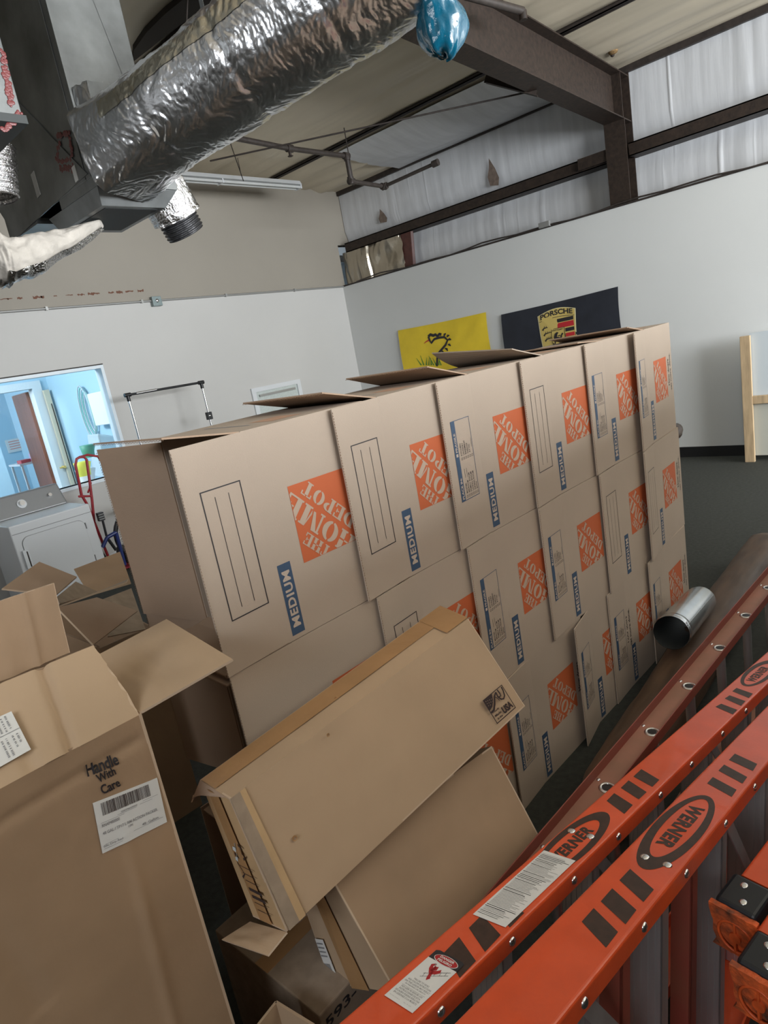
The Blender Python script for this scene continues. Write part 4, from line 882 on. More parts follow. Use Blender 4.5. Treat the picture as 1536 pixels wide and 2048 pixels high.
# dark gap along the end, and the open bottom flap at the lower left
fr_ = on_quad([C8[(0,1,0)], C8[(1,1,0)], C8[(1,0,0)], C8[(0,0,0)]], .004)
b = MB(); b.flat(([(.006, .0), (.036, .0), (.028, 1.0), (.0, 1.0)], [(0, 1, 2, 3)]), fr_, kraft_gray)
b.flat(([(.036, .0), (.055, .0), (.043, 1.0), (.028, 1.0)], [(0, 1, 2, 3)]), fr_, MATS['kraft_end']); ps.append(b.build('end_fold'))
q0 = C8[(0,1,0)]; q1 = C8[(0,1,1)]; d1, d2 = dp(535, 1911, dep(q0)-.02), dp(443, 1879, dep(q1)-.04)
ps.append(quad_sheet('open_flap', [q0, dp(500, 1843, dep(q1)), d2, d1], .004, kraft_c, m2=kraft_in, wr=.004, nn=10))
# top left torn corner
t0 = C8[(0,0,1)]; ps.append(quad_sheet('torn_corner', [C8[(0,0,0)]+Vector((0, .01, -.002)), t0, dp(382, 1605, dep(t0)+.005), dp(386, 1590, dep(t0)+.02)], .003, kraft_in, wr=.004, nn=8))
# Made in USA mark
ctr = {}
def frpx(x, y, o=.0016):
    P0_, P1_, P3_ = C8[(0,1,0)], C8[(1,1,0)], C8[(0,0,0)]; n = (P1_-P0_).cross(P3_-P0_).normalized(); o3 = Vector(CC); n = n if n.dot(o3-P0_) > 0 else -n
    d = Vector(ray(x, y)); return o3 + d*((P0_-o3).dot(n)/d.dot(n)) + n*o
a, c_, d_, e_ = frpx(993.5, 1448), frpx(1031, 1415), frpx(1002.5, 1369), frpx(964.5, 1401)
us = lambda u, v, o=0: (a*(1-u)+c_*u)*(1-v)+(e_*(1-u)+d_*u)*v + Vector((-.2, -.9, .3))*o
b = MB(); b.flat(frame2d(0, 0, 1, 1, .03), us, ink_brown)
b.flat(fit2d(text2d('USA', 1, .05), .46, .09, .48, .28), us, ink_brown)
for k, t in enumerate(('Proudly', 'Made', 'In the')): b.flat(fit2d(text2d(t, 1, .03), .07+.03*k, .36-.14*k, .34-.05*k, .09), us, ink_brown)
b.flat(([(.03, .97), (.03, .55), (.20, .60), (.35, .75), (.45, .97)], [(0, 1, 2, 3, 4)]), us, ink_brown)
for i in range(4):
    for j in range(3-i//2): b.flat(ell2d(.08+.08*i, .90-.09*j-.02*i, .014, .014, n=8), lambda u, v: us(u, v, .001), liner)
b.flat(stroke2d([(.03, .46), (.18, .47), (.33, .62), (.48, .83), (.62, .93)], [.06, .08, .08, .07, .05]), us, ink_brown)
b.flat(stroke2d([(.62, .93), (.60, .75), (.66, .60), (.76, .55), (.86, .62), (.92, .80), (.93, .95)], .06), us, ink_brown)
b.flat(stroke2d([(.72, .96), (.74, .80), (.72, .70), (.64, .72)], .05), us, ink_brown)
b.flat(stroke2d([(.50, .80), (.56, .70), (.58, .60)], .03), us, ink_brown)
ps.append(b.build('printed_mark'))
b = MB()
for (x, y, r) in ((588, 1676, .006), (600, 1436, .003), (655, 1470, .004)):
    p = frpx(x, y, .003) if y > 1450 else tp(.42, .5); b.dome(p, (-.2, -.9, .3), r, -.001, kraft_tape, 10); b.dome(p+Vector((0, -.0006, 0)), (-.2, -.9, .3), r*.5, -.001, flute, 8)
ps.append(b.build('dent'))
settle(root, ps)
# --- wide carton under it
k = 1.09; Cc = Vector(CC)
def sc(p): return Cc+(Vector(p)-Cc)*k
C9 = {(0,0,0): sc((.647, .957, .768)), (0,0,1): sc((.671, 1.152, .673)), (0,1,0): sc((.616, .837, .515)), (0,1,1): sc((.641, 1.032, .419)), (1,0,0): sc((1.171, .879, .742)), (1,0,1): sc((1.196, 1.074, .646)), (1,1,0): sc((1.14, .758, .488)), (1,1,1): sc((1.165, .953, .392))}
for k_, p_ in {(0,0,0): (650, 1735), (1,0,0): (983, 1492), (1,1,0): (1130, 1770), (0,1,0): (790, 1985), (0,1,1): (662, 1967)}.items(): C9[k_] = dp(p_[0], p_[1], dep(C9[k_]))
root = thing('wide_carton', 'scuffed brown carton lying under the long carton behind the orange ladders', 'box', tuple((C9[(0,1,0)]+C9[(1,1,1)])/2))
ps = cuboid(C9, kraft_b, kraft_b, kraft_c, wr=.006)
ep = on_quad([C9[(0,0,0)], C9[(0,0,1)], C9[(0,1,1)], C9[(0,1,0)]], .005)
b = MB(); b.flat(rect2d(.35, .0, .62, 1.0), lambda u, v: ep(u, v), kraft_tape)
ps.append(b.build('packing_tape'))
A_, B_ = ep(.96, .62), ep(.80, .62); C_, D_ = ep(.80, .90), ep(.96, .90)
b = MB(); b.sheet([A_, B_, C_, D_], .0008, paper); lm2 = lambda u, v: ep(.96-.16*u, .62+.28*v, .002)
for i in range(4): b.flat(rect2d(.1, .1+.12*i, .85, .14+.12*i), lm2, ink_gray)
for i in range(8): b.flat(rect2d(.1+.09*i, .7, .14+.09*i, .9), lm2, ink_gray)
ps.append(b.build('label')); settle(root, ps)
# --- dark carton below with lettering, and small open flap carton near the ladder
ZB = .36
root = thing('dark_carton', 'shaded closed carton low between the tall carton and the wide carton', 'box', (.62, .9, 0))
q = [at(548, 1935, 'Z', ZB), at(640, 1975, 'Z', ZB), at(700, 1870, 'Z', ZB), at(600, 1850, 'Z', ZB)]
x0, y0 = q[0].x-.02, min(p.y for p in q)-.05
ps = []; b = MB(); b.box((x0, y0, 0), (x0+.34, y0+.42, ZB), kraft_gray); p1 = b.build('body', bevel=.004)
b = MB(); b.box((x0, y0+.19, ZB), (x0+.34, y0+.24, ZB+.001), kraft_tape); p2 = b.build('packing_tape')
b = MB(); b.flat(fit2d(text2d('593-', 1, .02), 0, 0, .10, .028), lambda u, v: Vector((x0+.01+u, y0-.001, ZB-.05+v)), ink_black); p3 = b.build('printed_number'); settle(root, [p1, p2, p3])
root = thing('small_carton', 'small open carton with torn edge at the bottom beside the ladder rail', 'box', (.5, .7, 0))
zt_ = .42; a, c_, d_ = at(552, 2003, 'Z', zt_), at(628, 2050, 'Z', zt_), at(545, 2070, 'Z', zt_)
b = MB(); v = (c_-a); n = Vector((-v.y, v.x, 0)).normalized()
fl = lambda p: Vector((p.x, p.y, .0))
for (s, e) in ((a, c_), (a, a-n*.20), (a-n*.20, c_-n*.20), (c_, c_-n*.20)):
    t_ = (e-s).normalized(); m_ = Vector((-t_.y, t_.x, 0))*.003
    b.hexa([fl(s)-m_, fl(e)-m_, fl(e)+m_, fl(s)+m_, s-m_, e-m_, e+m_, s+m_], kraft_c)
p1 = b.build('body'); b = MB(); b.sheet([fl(a)+Vector((0, 0, .03)), fl(c_)+Vector((0, 0, .03)), fl(c_-n*.2)+Vector((0, 0, .03)), fl(a-n*.2)+Vector((0, 0, .03))], .003, kraft_in); p2 = b.build('bottom'); settle(root, [p1, p2])
# --- two open cartons between the tall carton and the dryer
def pxq(pts, y=None, z=None):
    return [at(p[0], p[1], 'Y', p[2]) for p in pts]
root = thing('open_carton', 'open carton with raised pointed flaps in front of the dryer', 'box', (.55, 2.35, 0))
ps = [quad_sheet('flap', pxq([(3, 1180, 2.2), (78, 1126, 2.45), (153, 1156, 2.4), (112, 1192, 2.15)]), .005, kraft_c, m2=kraft_in, wr=.005, nn=10)]
zt_ = 1.02
ps.append(quad_sheet('flap', pxq([(113, 1218, 2.0), (192, 1197, 2.25), (274, 1224, 2.1), (185, 1292, 1.8)]), .005, kraft_c, m2=kraft_in, wr=.004, nn=10))
bx0, by0, bx1, by1 = .18, 1.86, .66, 2.25
b = MB()
for (s, e) in (((bx0, by0), (bx1, by0)), ((bx1, by0), (bx1, by1)), ((bx1, by1), (bx0, by1)), ((bx0, by1), (bx0, by0))):
    t_ = Vector((e[0]-s[0], e[1]-s[1], 0)).normalized(); m_ = Vector((-t_.y, t_.x, 0))*.003; S0, E0 = Vector((*s, 0)), Vector((*e, 0)); U = Vector((0, 0, 1.10))
    b.hexa([S0-m_, E0-m_, E0+m_, S0+m_, S0-m_+U, E0-m_+U, E0+m_+U, S0+m_+U], kraft_b)
ps.append(b.build('body')); settle(root, ps)
root = thing('open_carton', 'wide open carton with creased inner panel right of the dryer base', 'box', (1.2, 2.75, 0))
ps = [quad_sheet('inner_panel', pxq([(148, 1140, 3.1), (240, 1105, 3.2), (262, 1168, 2.8), (180, 1192, 2.75)]), .005, kraft_b, wr=.004, nn=12)]
ps.append(quad_sheet('flap', pxq([(112, 1196, 2.5), (150, 1165, 2.7), (196, 1186, 2.72), (118, 1210, 2.45)]), .005, kraft_gray, wr=.002, nn=8))
ps.append(quad_sheet('flap', pxq([(118, 1211, 2.45), (252, 1164, 2.62), (256, 1158, 2.7), (196, 1184, 2.72)]), .006, kraft_gray, nn=4))
ps.append(quad_sheet('inner_panel', pxq([(205, 1200, 2.5), (262, 1178, 2.62), (290, 1260, 2.3), (215, 1275, 2.25)]), .004, kraft_gray, wr=.004, nn=10))
c0, c1 = at(150, 1140, 'Y', 3.1), at(262, 1168, 'Y', 2.8)
b = MB(); 
for (s, e) in (((.62, 2.52), (1.1, 2.48)), ((1.1, 2.48), (1.18, 3.1)), ((1.18, 3.1), (.7, 3.15))):
    t_ = Vector((e[0]-s[0], e[1]-s[1], 0)).normalized(); m_ = Vector((-t_.y, t_.x, 0))*.003; S0, E0 = Vector((*s, 0)), Vector((*e, 0)); U = Vector((0, 0, .86))
    b.hexa([S0-m_, E0-m_, E0+m_, S0+m_, S0-m_+U, E0-m_+U, E0+m_+U, S0+m_+U], kraft_b)
ps.append(b.build('body')); settle(root, ps)
# ================================================================== PIPE AND WRAPPED ROLL
A_, B_ = Vector((2.71, .99, .335)), Vector((3.30, 1.045, .235)); d = (B_-A_).normalized(); n1 = d.orthogonal().normalized(); n2 = d.cross(n1); r = .077
root = thing('duct_pipe', 'short shiny galvanized duct pipe lying against the lowest boxes', 'pipe', tuple((A_+B_)/2))
b = MB(); S = 48; vs = []
L_ = (B_-A_).length
stations = [0, .012, .016, .05, .054, .06, L_*.5, L_-.03, L_]
radii = [r, r, r*1.03, r*1.03, r, r, r, r, r*.97]
for t, rr in zip(stations, radii): vs += [A_+d*t+(n1*math.cos(2*math.pi*i/S)+n2*math.sin(2*math.pi*i/S))*rr for i in range(S)]
fs = [(j*S+i, (j+1)*S+i, (j+1)*S+(i+1) % S, j*S+(i+1) % S) for j in range(len(stations)-1) for i in range(S)]
b.add(vs, fs, galv_pipe, True); p1 = b.build('shell')
b = MB(); vs = []
for t, rr in ((0, r-.001), (L_, r*.97-.001)): vs += [A_+d*t+(n1*math.cos(2*math.pi*i/S)+n2*math.sin(2*math.pi*i/S))*rr for i in range(S)]
b.add(vs, [(i, (i+1) % S, S+(i+1) % S, S+i) for i in range(S)], galv_dark, True); p2 = b.build('inside')
s_ = -n1 if n1.y > 0 else n1; b = MB(); a0 = A_+d*.005+Vector((-.0, -.066, .042)); b.bar(a0, a0+d*(L_-.01), .006, .003, galv_pipe); p3 = b.build('seam'); settle(root, [p1, p2, p3])
def rollfn(u, v):
    x = 1.75+2.75*u; a = 2*math.pi*v; w_, h_ = .105, .10+.02*u
    cx = .93+.02*math.sin(3*u)+.05*u; p = .72
    sy = math.copysign(abs(math.cos(a))**p, math.cos(a)); sz = math.copysign(abs(math.sin(a))**p, math.sin(a))
    k = 1+.05*nz(x*3, math.cos(a)*1.2, math.sin(a)*1.2)+.03*nz(x*9, math.cos(a)*3, math.sin(a)*3)
    e = 1-.25*max(0, abs(u-.5)-.46)/.04
    return (x, cx+w_*sy*k*e, h_+h_*sz*k*e)
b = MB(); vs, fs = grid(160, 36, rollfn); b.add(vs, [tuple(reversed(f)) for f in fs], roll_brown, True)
for u in (0, 1): b.add([rollfn(u, j/36) for j in range(36)], [tuple(range(36))], roll_brown)
tag(b.build('wrapped_roll'), 'long brown roll in clear plastic lying between the boxes and the red ladder', 'roll')
# ================================================================== LADDERS
def frame_from(A, ex):
    ex = Vector(ex).normalized(); ey = Vector((0, 0, 1)).cross(ex).normalized(); ez = ex.cross(ey)
    m = Matrix.Identity(4)
    for i in range(3): m[i][0] = ex[i]; m[i][1] = ey[i]; m[i][2] = ez[i]; m[i][3] = A[i]
    return m
def rail_bm(b, L, W, fh, t, m, flip=1, W2=None, rnd=.006, down=-1):
    """C channel along +X; web z=0 from y=0 to W (W2 at far end), flanges going down"""
    W2 = W2 or W
    def ring(x, w):
        o = []; z = down
        for k in range(5):
            a = math.pi/2*k/4; o.append((x, rnd-rnd*math.sin(math.pi/2-a) if False else rnd*(1-math.cos(a)) if False else rnd-rnd*math.cos(a), z*(rnd-rnd*math.sin(a))))
        o = [(x, 0, z*fh)]+o
        o2 = [(x, w-p[1], p[2]) for p in reversed(o)]
        inner = [(x, w-t, z*fh), (x, w-t, z*t), (x, t, z*t), (x, t, z*fh)]
        return o+o2+inner
    r0, r1 = ring(0, W), ring(L, W2); n = len(r0)
    b.add(r0+r1, [(i, (i+1) % n, n+(i+1) % n, n+i) for i in range(n)], m)
    # ends as strips
    for base in (r0, r1):
        k = n-4; f = [(0, 1, n-2, n-1)] + [(1, 2, 3, 4), (1, 4, 5, 6)] 
        b.add(base, [tuple(range(0, k//2)) + (n-2, n-1), tuple(range(k//2-1, k//2+1)) + (n-3, n-2), tuple(range(k//2, k)) + (n-4, n-3)], m)
def oval_logo(b, cx, cy, a, c, flipx, fn, dirx=1):
    e = ell2d(cx, cy, a, c, a*.80, c*.66, n=48, dx=-dirx*a*.085); b.flat(e, fn, fg_mark)
    t = fit2d(text2d('WERNER', 1, .05, spacing=1.12), -a*.60, -c*.35, a*1.14, c*.70)
    # italic slant
    t = ([(x+.15*y, y) for x, y in t[0]], t[1])
    if flipx: t = ([(-x, -y) for x, y in t[0]], t[1])
    b.flat(mov2d(t, 0, cx-dirx*a*.07, cy), fn, fg_mark)
def stripes(b, x0, n, pitch, w_, y0, y1, sl, fn):
    for k in range(n):
        x = x0+k*pitch; b.flat(([(x, y0), (x+w_, y0), (x+w_+sl, y1), (x+sl, y1)], [(0, 1, 2, 3)]), fn, fg_mark)
def loc_px(Mx, x, y):            # pixel to local web coordinates (x, y) of a ladder frame
    inv = Mx.inverted(); o = inv @ Vector(CC); d = (inv.to_3x3()) @ Vector(ray(x, y)); t = -o.z/d.z; p = o+d*t; return p.x, p.y
def rot_spec(A, ex, Wweb, L, W2): pass
def stepladder(name, label, A, ex, W, W2, L, drop0, drop1, deco, rivets, parts_extra=None, rear=True, step_y=(.008, .082), sx=0.12):
    Mx = frame_from(A, ex); root = thing(name, label, 'ladder', A); root.rotation_euler = Mx.to_euler()
    b = MB(); rail_bm(b, L, W, .038, .004, fg_orange, W2=W2)
    fn = lambda x, y: Vector((x, y, .0005))
    deco(b, fn, Mx); ra = b.build('rail', root)
    for x in rivets: b = MB(); b.dome((x, 0, -.020), (0, -1, 0), .0085, .005, chrome, 12); b.build('rivet', ra)
    # lower rail, on the floor side
    b = MB(); sl = (drop1-drop0)/L
    rail_bm(b, L, W, .038, .004, fg_orange, W2=W2, down=1); lo = b.build('rail', root); lo.location = (0, 0, -drop0); lo.rotation_euler = (0, math.atan2(drop1-drop0, L), 0)
    n = int((L-sx)/.305)+1
    for i in range(n):
        x = sx+.305*i; dz = drop0+sl*x
        b = MB(); y0, y1 = step_y
        b.box((x, y0, -dz+.006), (x+.003, y1, -.005), alu); b.box((x, y0, -dz+.006), (x+.028, y0+.003, -.005), alu); b.box((x, y1-.003, -dz+.006), (x+.028, y1, -.005), alu)
        for k in range(5): b.box((x-.0012, y0+.012+.013*k, -dz+.01), (x, y0+.016+.013*k, -.01), alu)
        b.build('step', root)
        b = MB(); 
        if i % 2 == 0:
            b.bar((x+.02, y0-.002, -.03), (x+.24, y0-.002, -min(.30, dz*.6)), .003, .028, alu, up=(0, 0, 1)); b.build('brace', root)
    if parts_extra: parts_extra(root, Mx)
    return root, Mx
# --- ladder with the warning stickers (far one of the two orange rails)
def z1_(x): return .803-.157*(x-.51)
OVA = .135
A1 = Vector((.20, .612, z1_(.20))); ex1 = Vector((1.0, -.080, -.157))
def px_on(Mx, *pts): return [loc_px(Mx, *p) for p in pts]
def quads(b, fn, P, L, ox, oy, sc):
    for q in L:
        pts = [P(ox+x/sc, oy+y/sc) for x, y in q]; b.flat((pts, [(0, 3, 2, 1)]), fn, fg_mark)
def deco1(b, fn, Mx):
    P = lambda x, y: loc_px(Mx, x, y)
    quads(b, fn, P, [[(60, 1380), (130, 1310), (300, 1418), (222, 1500)], [(190, 1262), (262, 1193), (427, 1300), (355, 1367)], [(305, 1158), (378, 1090), (543, 1188), (478, 1253)],
        [(1055, 520), (1108, 492), (1255, 548), (1215, 590)], [(1140, 445), (1185, 415), (1330, 468), (1290, 512)], [(1210, 378), (1248, 347), (1398, 400), (1360, 440)]], 1200, 1300, 4.571)
    quads(b, fn, P, [[(185, 1020), (300, 900), (430, 1085), (305, 1215)], [(375, 830), (475, 730), (620, 885), (500, 1015)], [(560, 670), (650, 600), (800, 715), (690, 828)]], 840, 1640, 3.84)
    xa = P(1226, 1631)[0]; oval_logo(b, xa-OVA, .045, OVA, .037, False, fn)
    xb = P(1489, 1372)[0]; oval_logo(b, xb+OVA, .045, OVA, .037, False, fn)
r1_px = [(883, 2035), (1025, 1896), (1148.5, 1770.5), (1237, 1680.5), (1321, 1597), (1383, 1536.5), (1445, 1475), (1491.5, 1432)]
def labels1(root, Mx):
    P = lambda x, y: loc_px(Mx, x, y)
    # long instruction sticker
    q = [P(946, 1830), P(1011, 1856), P(1151, 1723), P(1088, 1702)]
    def f(u, v, o=.0012): return Vector(((q[0][0]*(1-u)+q[3][0]*u)*(1-v)+(q[1][0]*(1-u)+q[2][0]*u)*v, (q[0][1]*(1-u)+q[3][1]*u)*(1-v)+(q[1][1]*(1-u)+q[2][1]*u)*v, o))
    b = MB(); b.sheet([f(0, 0), f(1, 0), f(1, 1), f(0, 1)], .0006, paper)
    random.seed(4); u = .04
    while u < .96:
        seg = random.random(); t = .010 if seg > .25 else .016
        b.flat(rect2d(u, .06 if seg > .3 else .04, u+t*.55, random.uniform(.62, .95)), lambda x, y: f(x, y, .0018), ink_gray if seg > .25 else ink_black); u += t+.004
    b.build('instruction_label', root)
    q2 = [P(769, 1992), P(825, 2028), P(913, 1946), P(857, 1915)]
    def g(u, v, o=.0012): return Vector(((q2[0][0]*(1-u)+q2[3][0]*u)*(1-v)+(q2[1][0]*(1-u)+q2[2][0]*u)*v, (q2[0][1]*(1-u)+q2[3][1]*u)*(1-v)+(q2[1][1]*(1-u)+q2[2][1]*u)*v, o))
    # u runs along the rail (towards the black head), v across; reading direction is v, up is u
    b = MB(); b.sheet([g(0, 0), g(1, 0), g(1, 1), g(0, 1)], .0006, paper)
    G = lambda x, y, o=.0018: g(y, x, o)      # x = reading, y = up
    b.flat(([(0, .96), (1, .96), (1, 1.19), (.9, 1.22), (.1, 1.22), (0, 1.19)], [(0, 1, 2, 3, 4, 5)]), lambda x, y: G(x, y, .0016), ink_black)
    b.flat(ell2d(.52, 1.08, .40, .10), lambda x, y: G(x, y, .0020), paper); b.flat(ell2d(.52, 1.08, .38, .088), lambda x, y: G(x, y, .0023), mat('label_red', (.40, .015, .02), .5))
    b.flat(fit2d(text2d('DANGER', 1, .03), .28, 1.09, .48, .05), lambda x, y: G(x, y, .0026), paper); b.flat(fit2d(text2d('PELIGRO', 1, .03), .28, 1.02, .48, .05), lambda x, y: G(x, y, .0026), paper)
    lines = ['FAILURE TO READ', 'AND FOLLOW INSTRUCTIONS', 'ON THIS LADDER MAY RESULT', 'IN INJURIES OR DEATH', 'NO LEER NI SEGUIR LAS', 'INSTRUCCIONES DE ESTA', 'ESCALERA PODRIA RESULTAR', 'EN LESIONES O LA MUERTE']
    for k, t in enumerate(lines):
        w_ = .035*len(t); y = .50-.050*k-(.02 if k > 3 else 0); b.flat(fit2d(text2d(t, 1, .02), .5-w_/2, y, w_, .034), G, ink_black)
    b.flat(rect2d(.1, .325, .9, .330), G, ink_black)
    b.flat(fit2d(text2d('PLS P/N 107495-01', 1, 0), .08, .06, .35, .02), G, ink_gray); b.flat(fit2d(text2d('Rev. M 3/05', 1, 0), .58, .06, .25, .02), G, ink_gray)
    rd = MATS['label_red']
    for s in ([(.30, .92), (.34, .84), (.42, .78), (.50, .74)], [(.42, .78), (.44, .90)], [(.42, .84), (.52, .88)], [(.46, .76), (.58, .80), (.66, .86)], [(.48, .74), (.52, .66), (.56, .62)]): b.flat(stroke2d(s, [.085]*len(s)), lambda x, y: G(x, y, .0022), rd)
    b.flat(ell2d(.36, .93, .04, .03, n=12), G, rd)
    for s in ([(.30, .60), (.92, .86)], [(.30, .68), (.90, .93)]): b.flat(stroke2d(s, .016), G, ink_black)
    for k in range(5): x = .36+.12*k; b.flat(stroke2d([(x, .62+.05*k), (x-.03, .71+.05*k)], .014), G, ink_black)
    b.build('danger_label', root)
    for p in ((1143, 1662), (1181, 1673)):
        b = MB(); x, y = P(*p); b.dome((x, y, .0005), (0, 0, 1), .0085, .003, chrome, 14); b.build('rivet', root)
M1 = frame_from(A1, ex1)
def on_flange(Mx, A, p):        # distance along a rail of a pixel on its near flange
    e = Mx.to_3x3() @ Vector((0, 1, 0)); r = Vector(ray(*p)); o = Vector(CC); t = (A-o).dot(e)/r.dot(e)
    return (Mx.inverted() @ (o+r*t)).x
riv1 = [on_flange(M1, A1, p) for p in r1_px]
root1, M1 = stepladder('step_ladder', 'orange stepladder on its side carrying the danger sticker and the white instruction label', A1, ex1, .087, .087, 2.35, .74, .43, deco1, riv1, labels1, sx=.20)
# --- ladder nearer the camera
def z2_(x): return .849-.197*(x-.624)
A2 = Vector((.30, .410, z2_(.30))); ex2 = Vector((1.0, -.055, -.197))
r2_px = [(1168.7, 1993.6), (1288.3, 1847.8), (1372.8, 1744.8), (1451.5, 1648), (1509.3, 1578)]
def deco2(b, fn, Mx):
    P = lambda x, y: loc_px(Mx, x, y)
    xa, xb = P(1287, 1738)[0], P(1438, 1600)[0]
    oval_logo(b, (xa+xb)/2, .052, (xb-xa)/2, .043, True, fn, dirx=-1)
    quads(b, fn, P, [[(50, 1285), (140, 1183), (322, 1362), (232, 1480)], [(192, 1133), (278, 1035), (460, 1198), (378, 1305)], [(332, 975), (412, 890), (590, 1045), (512, 1138)],
        [(988, 250), (1030, 203), (1208, 298), (1172, 352)], [(1072, 155), (1115, 110), (1288, 203), (1252, 252)], [(1150, 75), (1195, 28), (1362, 105), (1330, 158)]], 1150, 1500, 3.738)
def extra2(root, Mx):
    P = lambda x, y: loc_px(Mx, x, y)
    for p in ((1290, 1714), (1335, 1730)):
        b = MB(); x, y = P(*p); b.dome((x, y, .0005), (0, 0, 1), .0085, .003, chrome, 14); b.build('rivet', root)
M2_ = frame_from(A2, ex2)
riv2 = [on_flange(M2_, A2, p) for p in r2_px]
riv2 += [2*riv2[-1]-riv2[-2]+.19*k for k in range(4)]
root2, M2_ = stepladder('step_ladder', 'orange stepladder on its side nearest the camera with a full oval logo on the rail', A2, ex2, .104, .095, 2.2, .80, .42, deco2, riv2, extra2, step_y=(.01, .095), sx=.33)
# rear section of the near ladder: narrow crosspieces between its steps, orange darkened to red for shade, and a cross brace
for x in (.50, .80):
    dz = .80-.172*x
    b = MB(); b.box((x, .02, -dz+.01), (x+.004, .060, -.05), fg_red); b.box((x, .02, -dz+.01), (x+.03, .024, -.05), fg_red); b.build('rear_crosspiece', root2)
b = MB(); b.bar(dp(1362, 1738, 1.52), dp(1446, 1812, 1.42), .003, .036, alu); cb = b.build('cross_brace'); settle(root2, [cb])
# --- third ladder with rubber boots, right edge
A3 = Vector((1.07, .262, .650)); ex3 = Vector((1, -.17, -.02)); M3_ = frame_from(A3, ex3)
root = thing('step_ladder', 'orange ladder at the right edge ending in black boots with worn orange foot pads', 'ladder', A3); root.rotation_euler = M3_.to_euler()
def foot(root, x0, y0, z0, w, tilt=0):
    b = MB(); b.box((x0, y0, z0-.075), (x0+.085, y0+w, z0), rubber); bo = b.build('foot_boot', root, bevel=.008, seg=3)
    for (x, y) in ((x0+.022, y0+w*.42), (x0+.062, y0+w*.62)): b = MB(); b.dome((x, y, z0), (0, 0, 1), .0075, .002, chrome, 14); b.build('rivet', bo)
    def f(u, v):
        yy = y0-.006+(w+.012)*u; zz = z0-.006-.112*v; e = .006*math.sin(u*9+v*4)+.004*math.sin(v*13)
        return Vector((x0-.012+.016*v+.002*nz(u*8, v*8, x0*9), yy+(e if u > .5 else -e)*(v), zz))
    b = MB(); vs, fs = grid(16, 16, f); b.add(vs, [tuple(reversed(q)) for q in fs], pad, True); vs2 = [Vector(p)+Vector((.012, 0, 0)) for p in vs]; b.add(vs2, fs, pad, True)
    N = 17; rim = [i for i in range(N)]+[j*N+16 for j in range(1, N)]+[16*N+i for i in range(15, -1, -1)]+[j*N for j in range(15, 0, -1)]; k = len(rim)
    b.add([vs[i] for i in rim]+[vs2[i] for i in rim], [(i, (i+1) % k, k+(i+1) % k, k+i) for i in range(k)], pad)
    c = f(.5, .52); rg = lambda r_, n=28: [c+Vector((-.003, r_*math.cos(2*math.pi*i/n), r_*math.sin(2*math.pi*i/n)*1.05)) for i in range(n+1)]
    b.tube(rg(w*.42), .0028, mat('pad_ridge', (.62, .095, .02), .5, var=.3, vscale=40), 8, cap=False); b.tube([c+Vector((-.006, 0, 0)), c+Vector((.0, 0, 0))], w*.14, MATS['pad_ridge'], 16)
    b.bar(c+Vector((-.002, 0, w*.14)), c+Vector((-.002, 0, w*.42)), .004, .008, MATS['pad_ridge'], up=(1, 0, 0)); b.bar(c+Vector((-.002, 0, -w*.14)), c+Vector((-.002, 0, -w*.42)), .004, .008, MATS['pad_ridge'], up=(1, 0, 0))
    b.build('foot_pad', bo)
foot(root, -.012, .012, .0, .075); 
b = MB(); rail_bm(b, 1.6, .058, .034, .004, fg_orange); ra = b.build('rail', root); ra.location = (.075, .018, -.003)
foot(root, -.115, -.072, .001, .075)
b = MB(); rail_bm(b, 1.6, .058, .034, .004, fg_orange); ra = b.build('rail', root); ra.location = (-.03, -.055, -.002)
for dx, y in ((.0, .018), (-.1, -.055)):
    b = MB(); rail_bm(b, 1.6, .058, .034, .004, fg_orange, down=1); ra = b.build('rail', root); ra.location = (dx+.075, y, -.63)
for i in range(5):
    x = .16+.305*i; b = MB(); b.box((x, .02, -.62), (x+.003, .075, -.01), alu); b.box((x, .02, -.62), (x+.03, .023, -.01), alu); b.build('step', root)
    b = MB(); b.box((x+.1, -.05, -.62), (x+.13, -.046, -.01), alu); b.build('brace', root)
# --- faded red extension ladder
qd, = [Vector((.998, -.056, .001))]; A4 = Vector((1.466, .752, .476)) - qd.normalized()*.62
M4 = frame_from(A4, qd)
root = thing('extension_ladder', 'faded red extension ladder on its side with round rung ends along the rail', 'ladder', A4); root.rotation_euler = M4.to_euler()
def ext_rail(L, W, up):
    b = MB(); h = .032*up; t = .004*up
    y0, y1 = -W/2, W/2
    b.box((0, y0, min(0, -t)), (L, y1, max(0, -t)), fg_web)
    for (ya, yb) in ((y0, y0+.004), (y1-.004, y1)): b.box((0, ya, min(-t, h)), (L, yb, max(-t, h)), fg_red)
    return b
LE = 2.9
b = ext_rail(LE, .085, 1); ra = b.build('rail', root, bevel=.002); zt4 = .476
b = ext_rail(LE, .085, -1); rb = b.build('rail', root, bevel=.002); rb.location = (0, 0, -.43)
for k in range(-2, 8):
    x = .62+.305*k
    if x < .05 or x > LE-.05: continue
    b = MB(); b.tube([(x, -.006, -.43), (x, -.006, .001)], .0165, alu, 18); rg = b.build('rung', root)
    b = MB(); S = 22; prof = [(.0135, -.012), (.0145, .002), (.019, .0045), (.0235, .001)]
    vs = [(x+r*math.cos(2*math.pi*i/S), -.006+r*math.sin(2*math.pi*i/S), z) for r, z in prof for i in range(S)]
    b.add(vs, [(j*S+i, j*S+(i+1) % S, (j+1)*S+(i+1) % S, (j+1)*S+i) for j in range(3) for i in range(S)], chrome, True)
    b.add([(x+.0135*math.cos(2*math.pi*i/S), -.006+.0135*math.sin(2*math.pi*i/S), .0025) for i in range(S)], [tuple(range(S))], black_plastic)  # black disc stands for the shade inside the hollow rung
    b.dome((x+.02, .0305, .0), (0, 0, 1), .006, .003, chrome, 10)
    b.build('rung_end', rg)
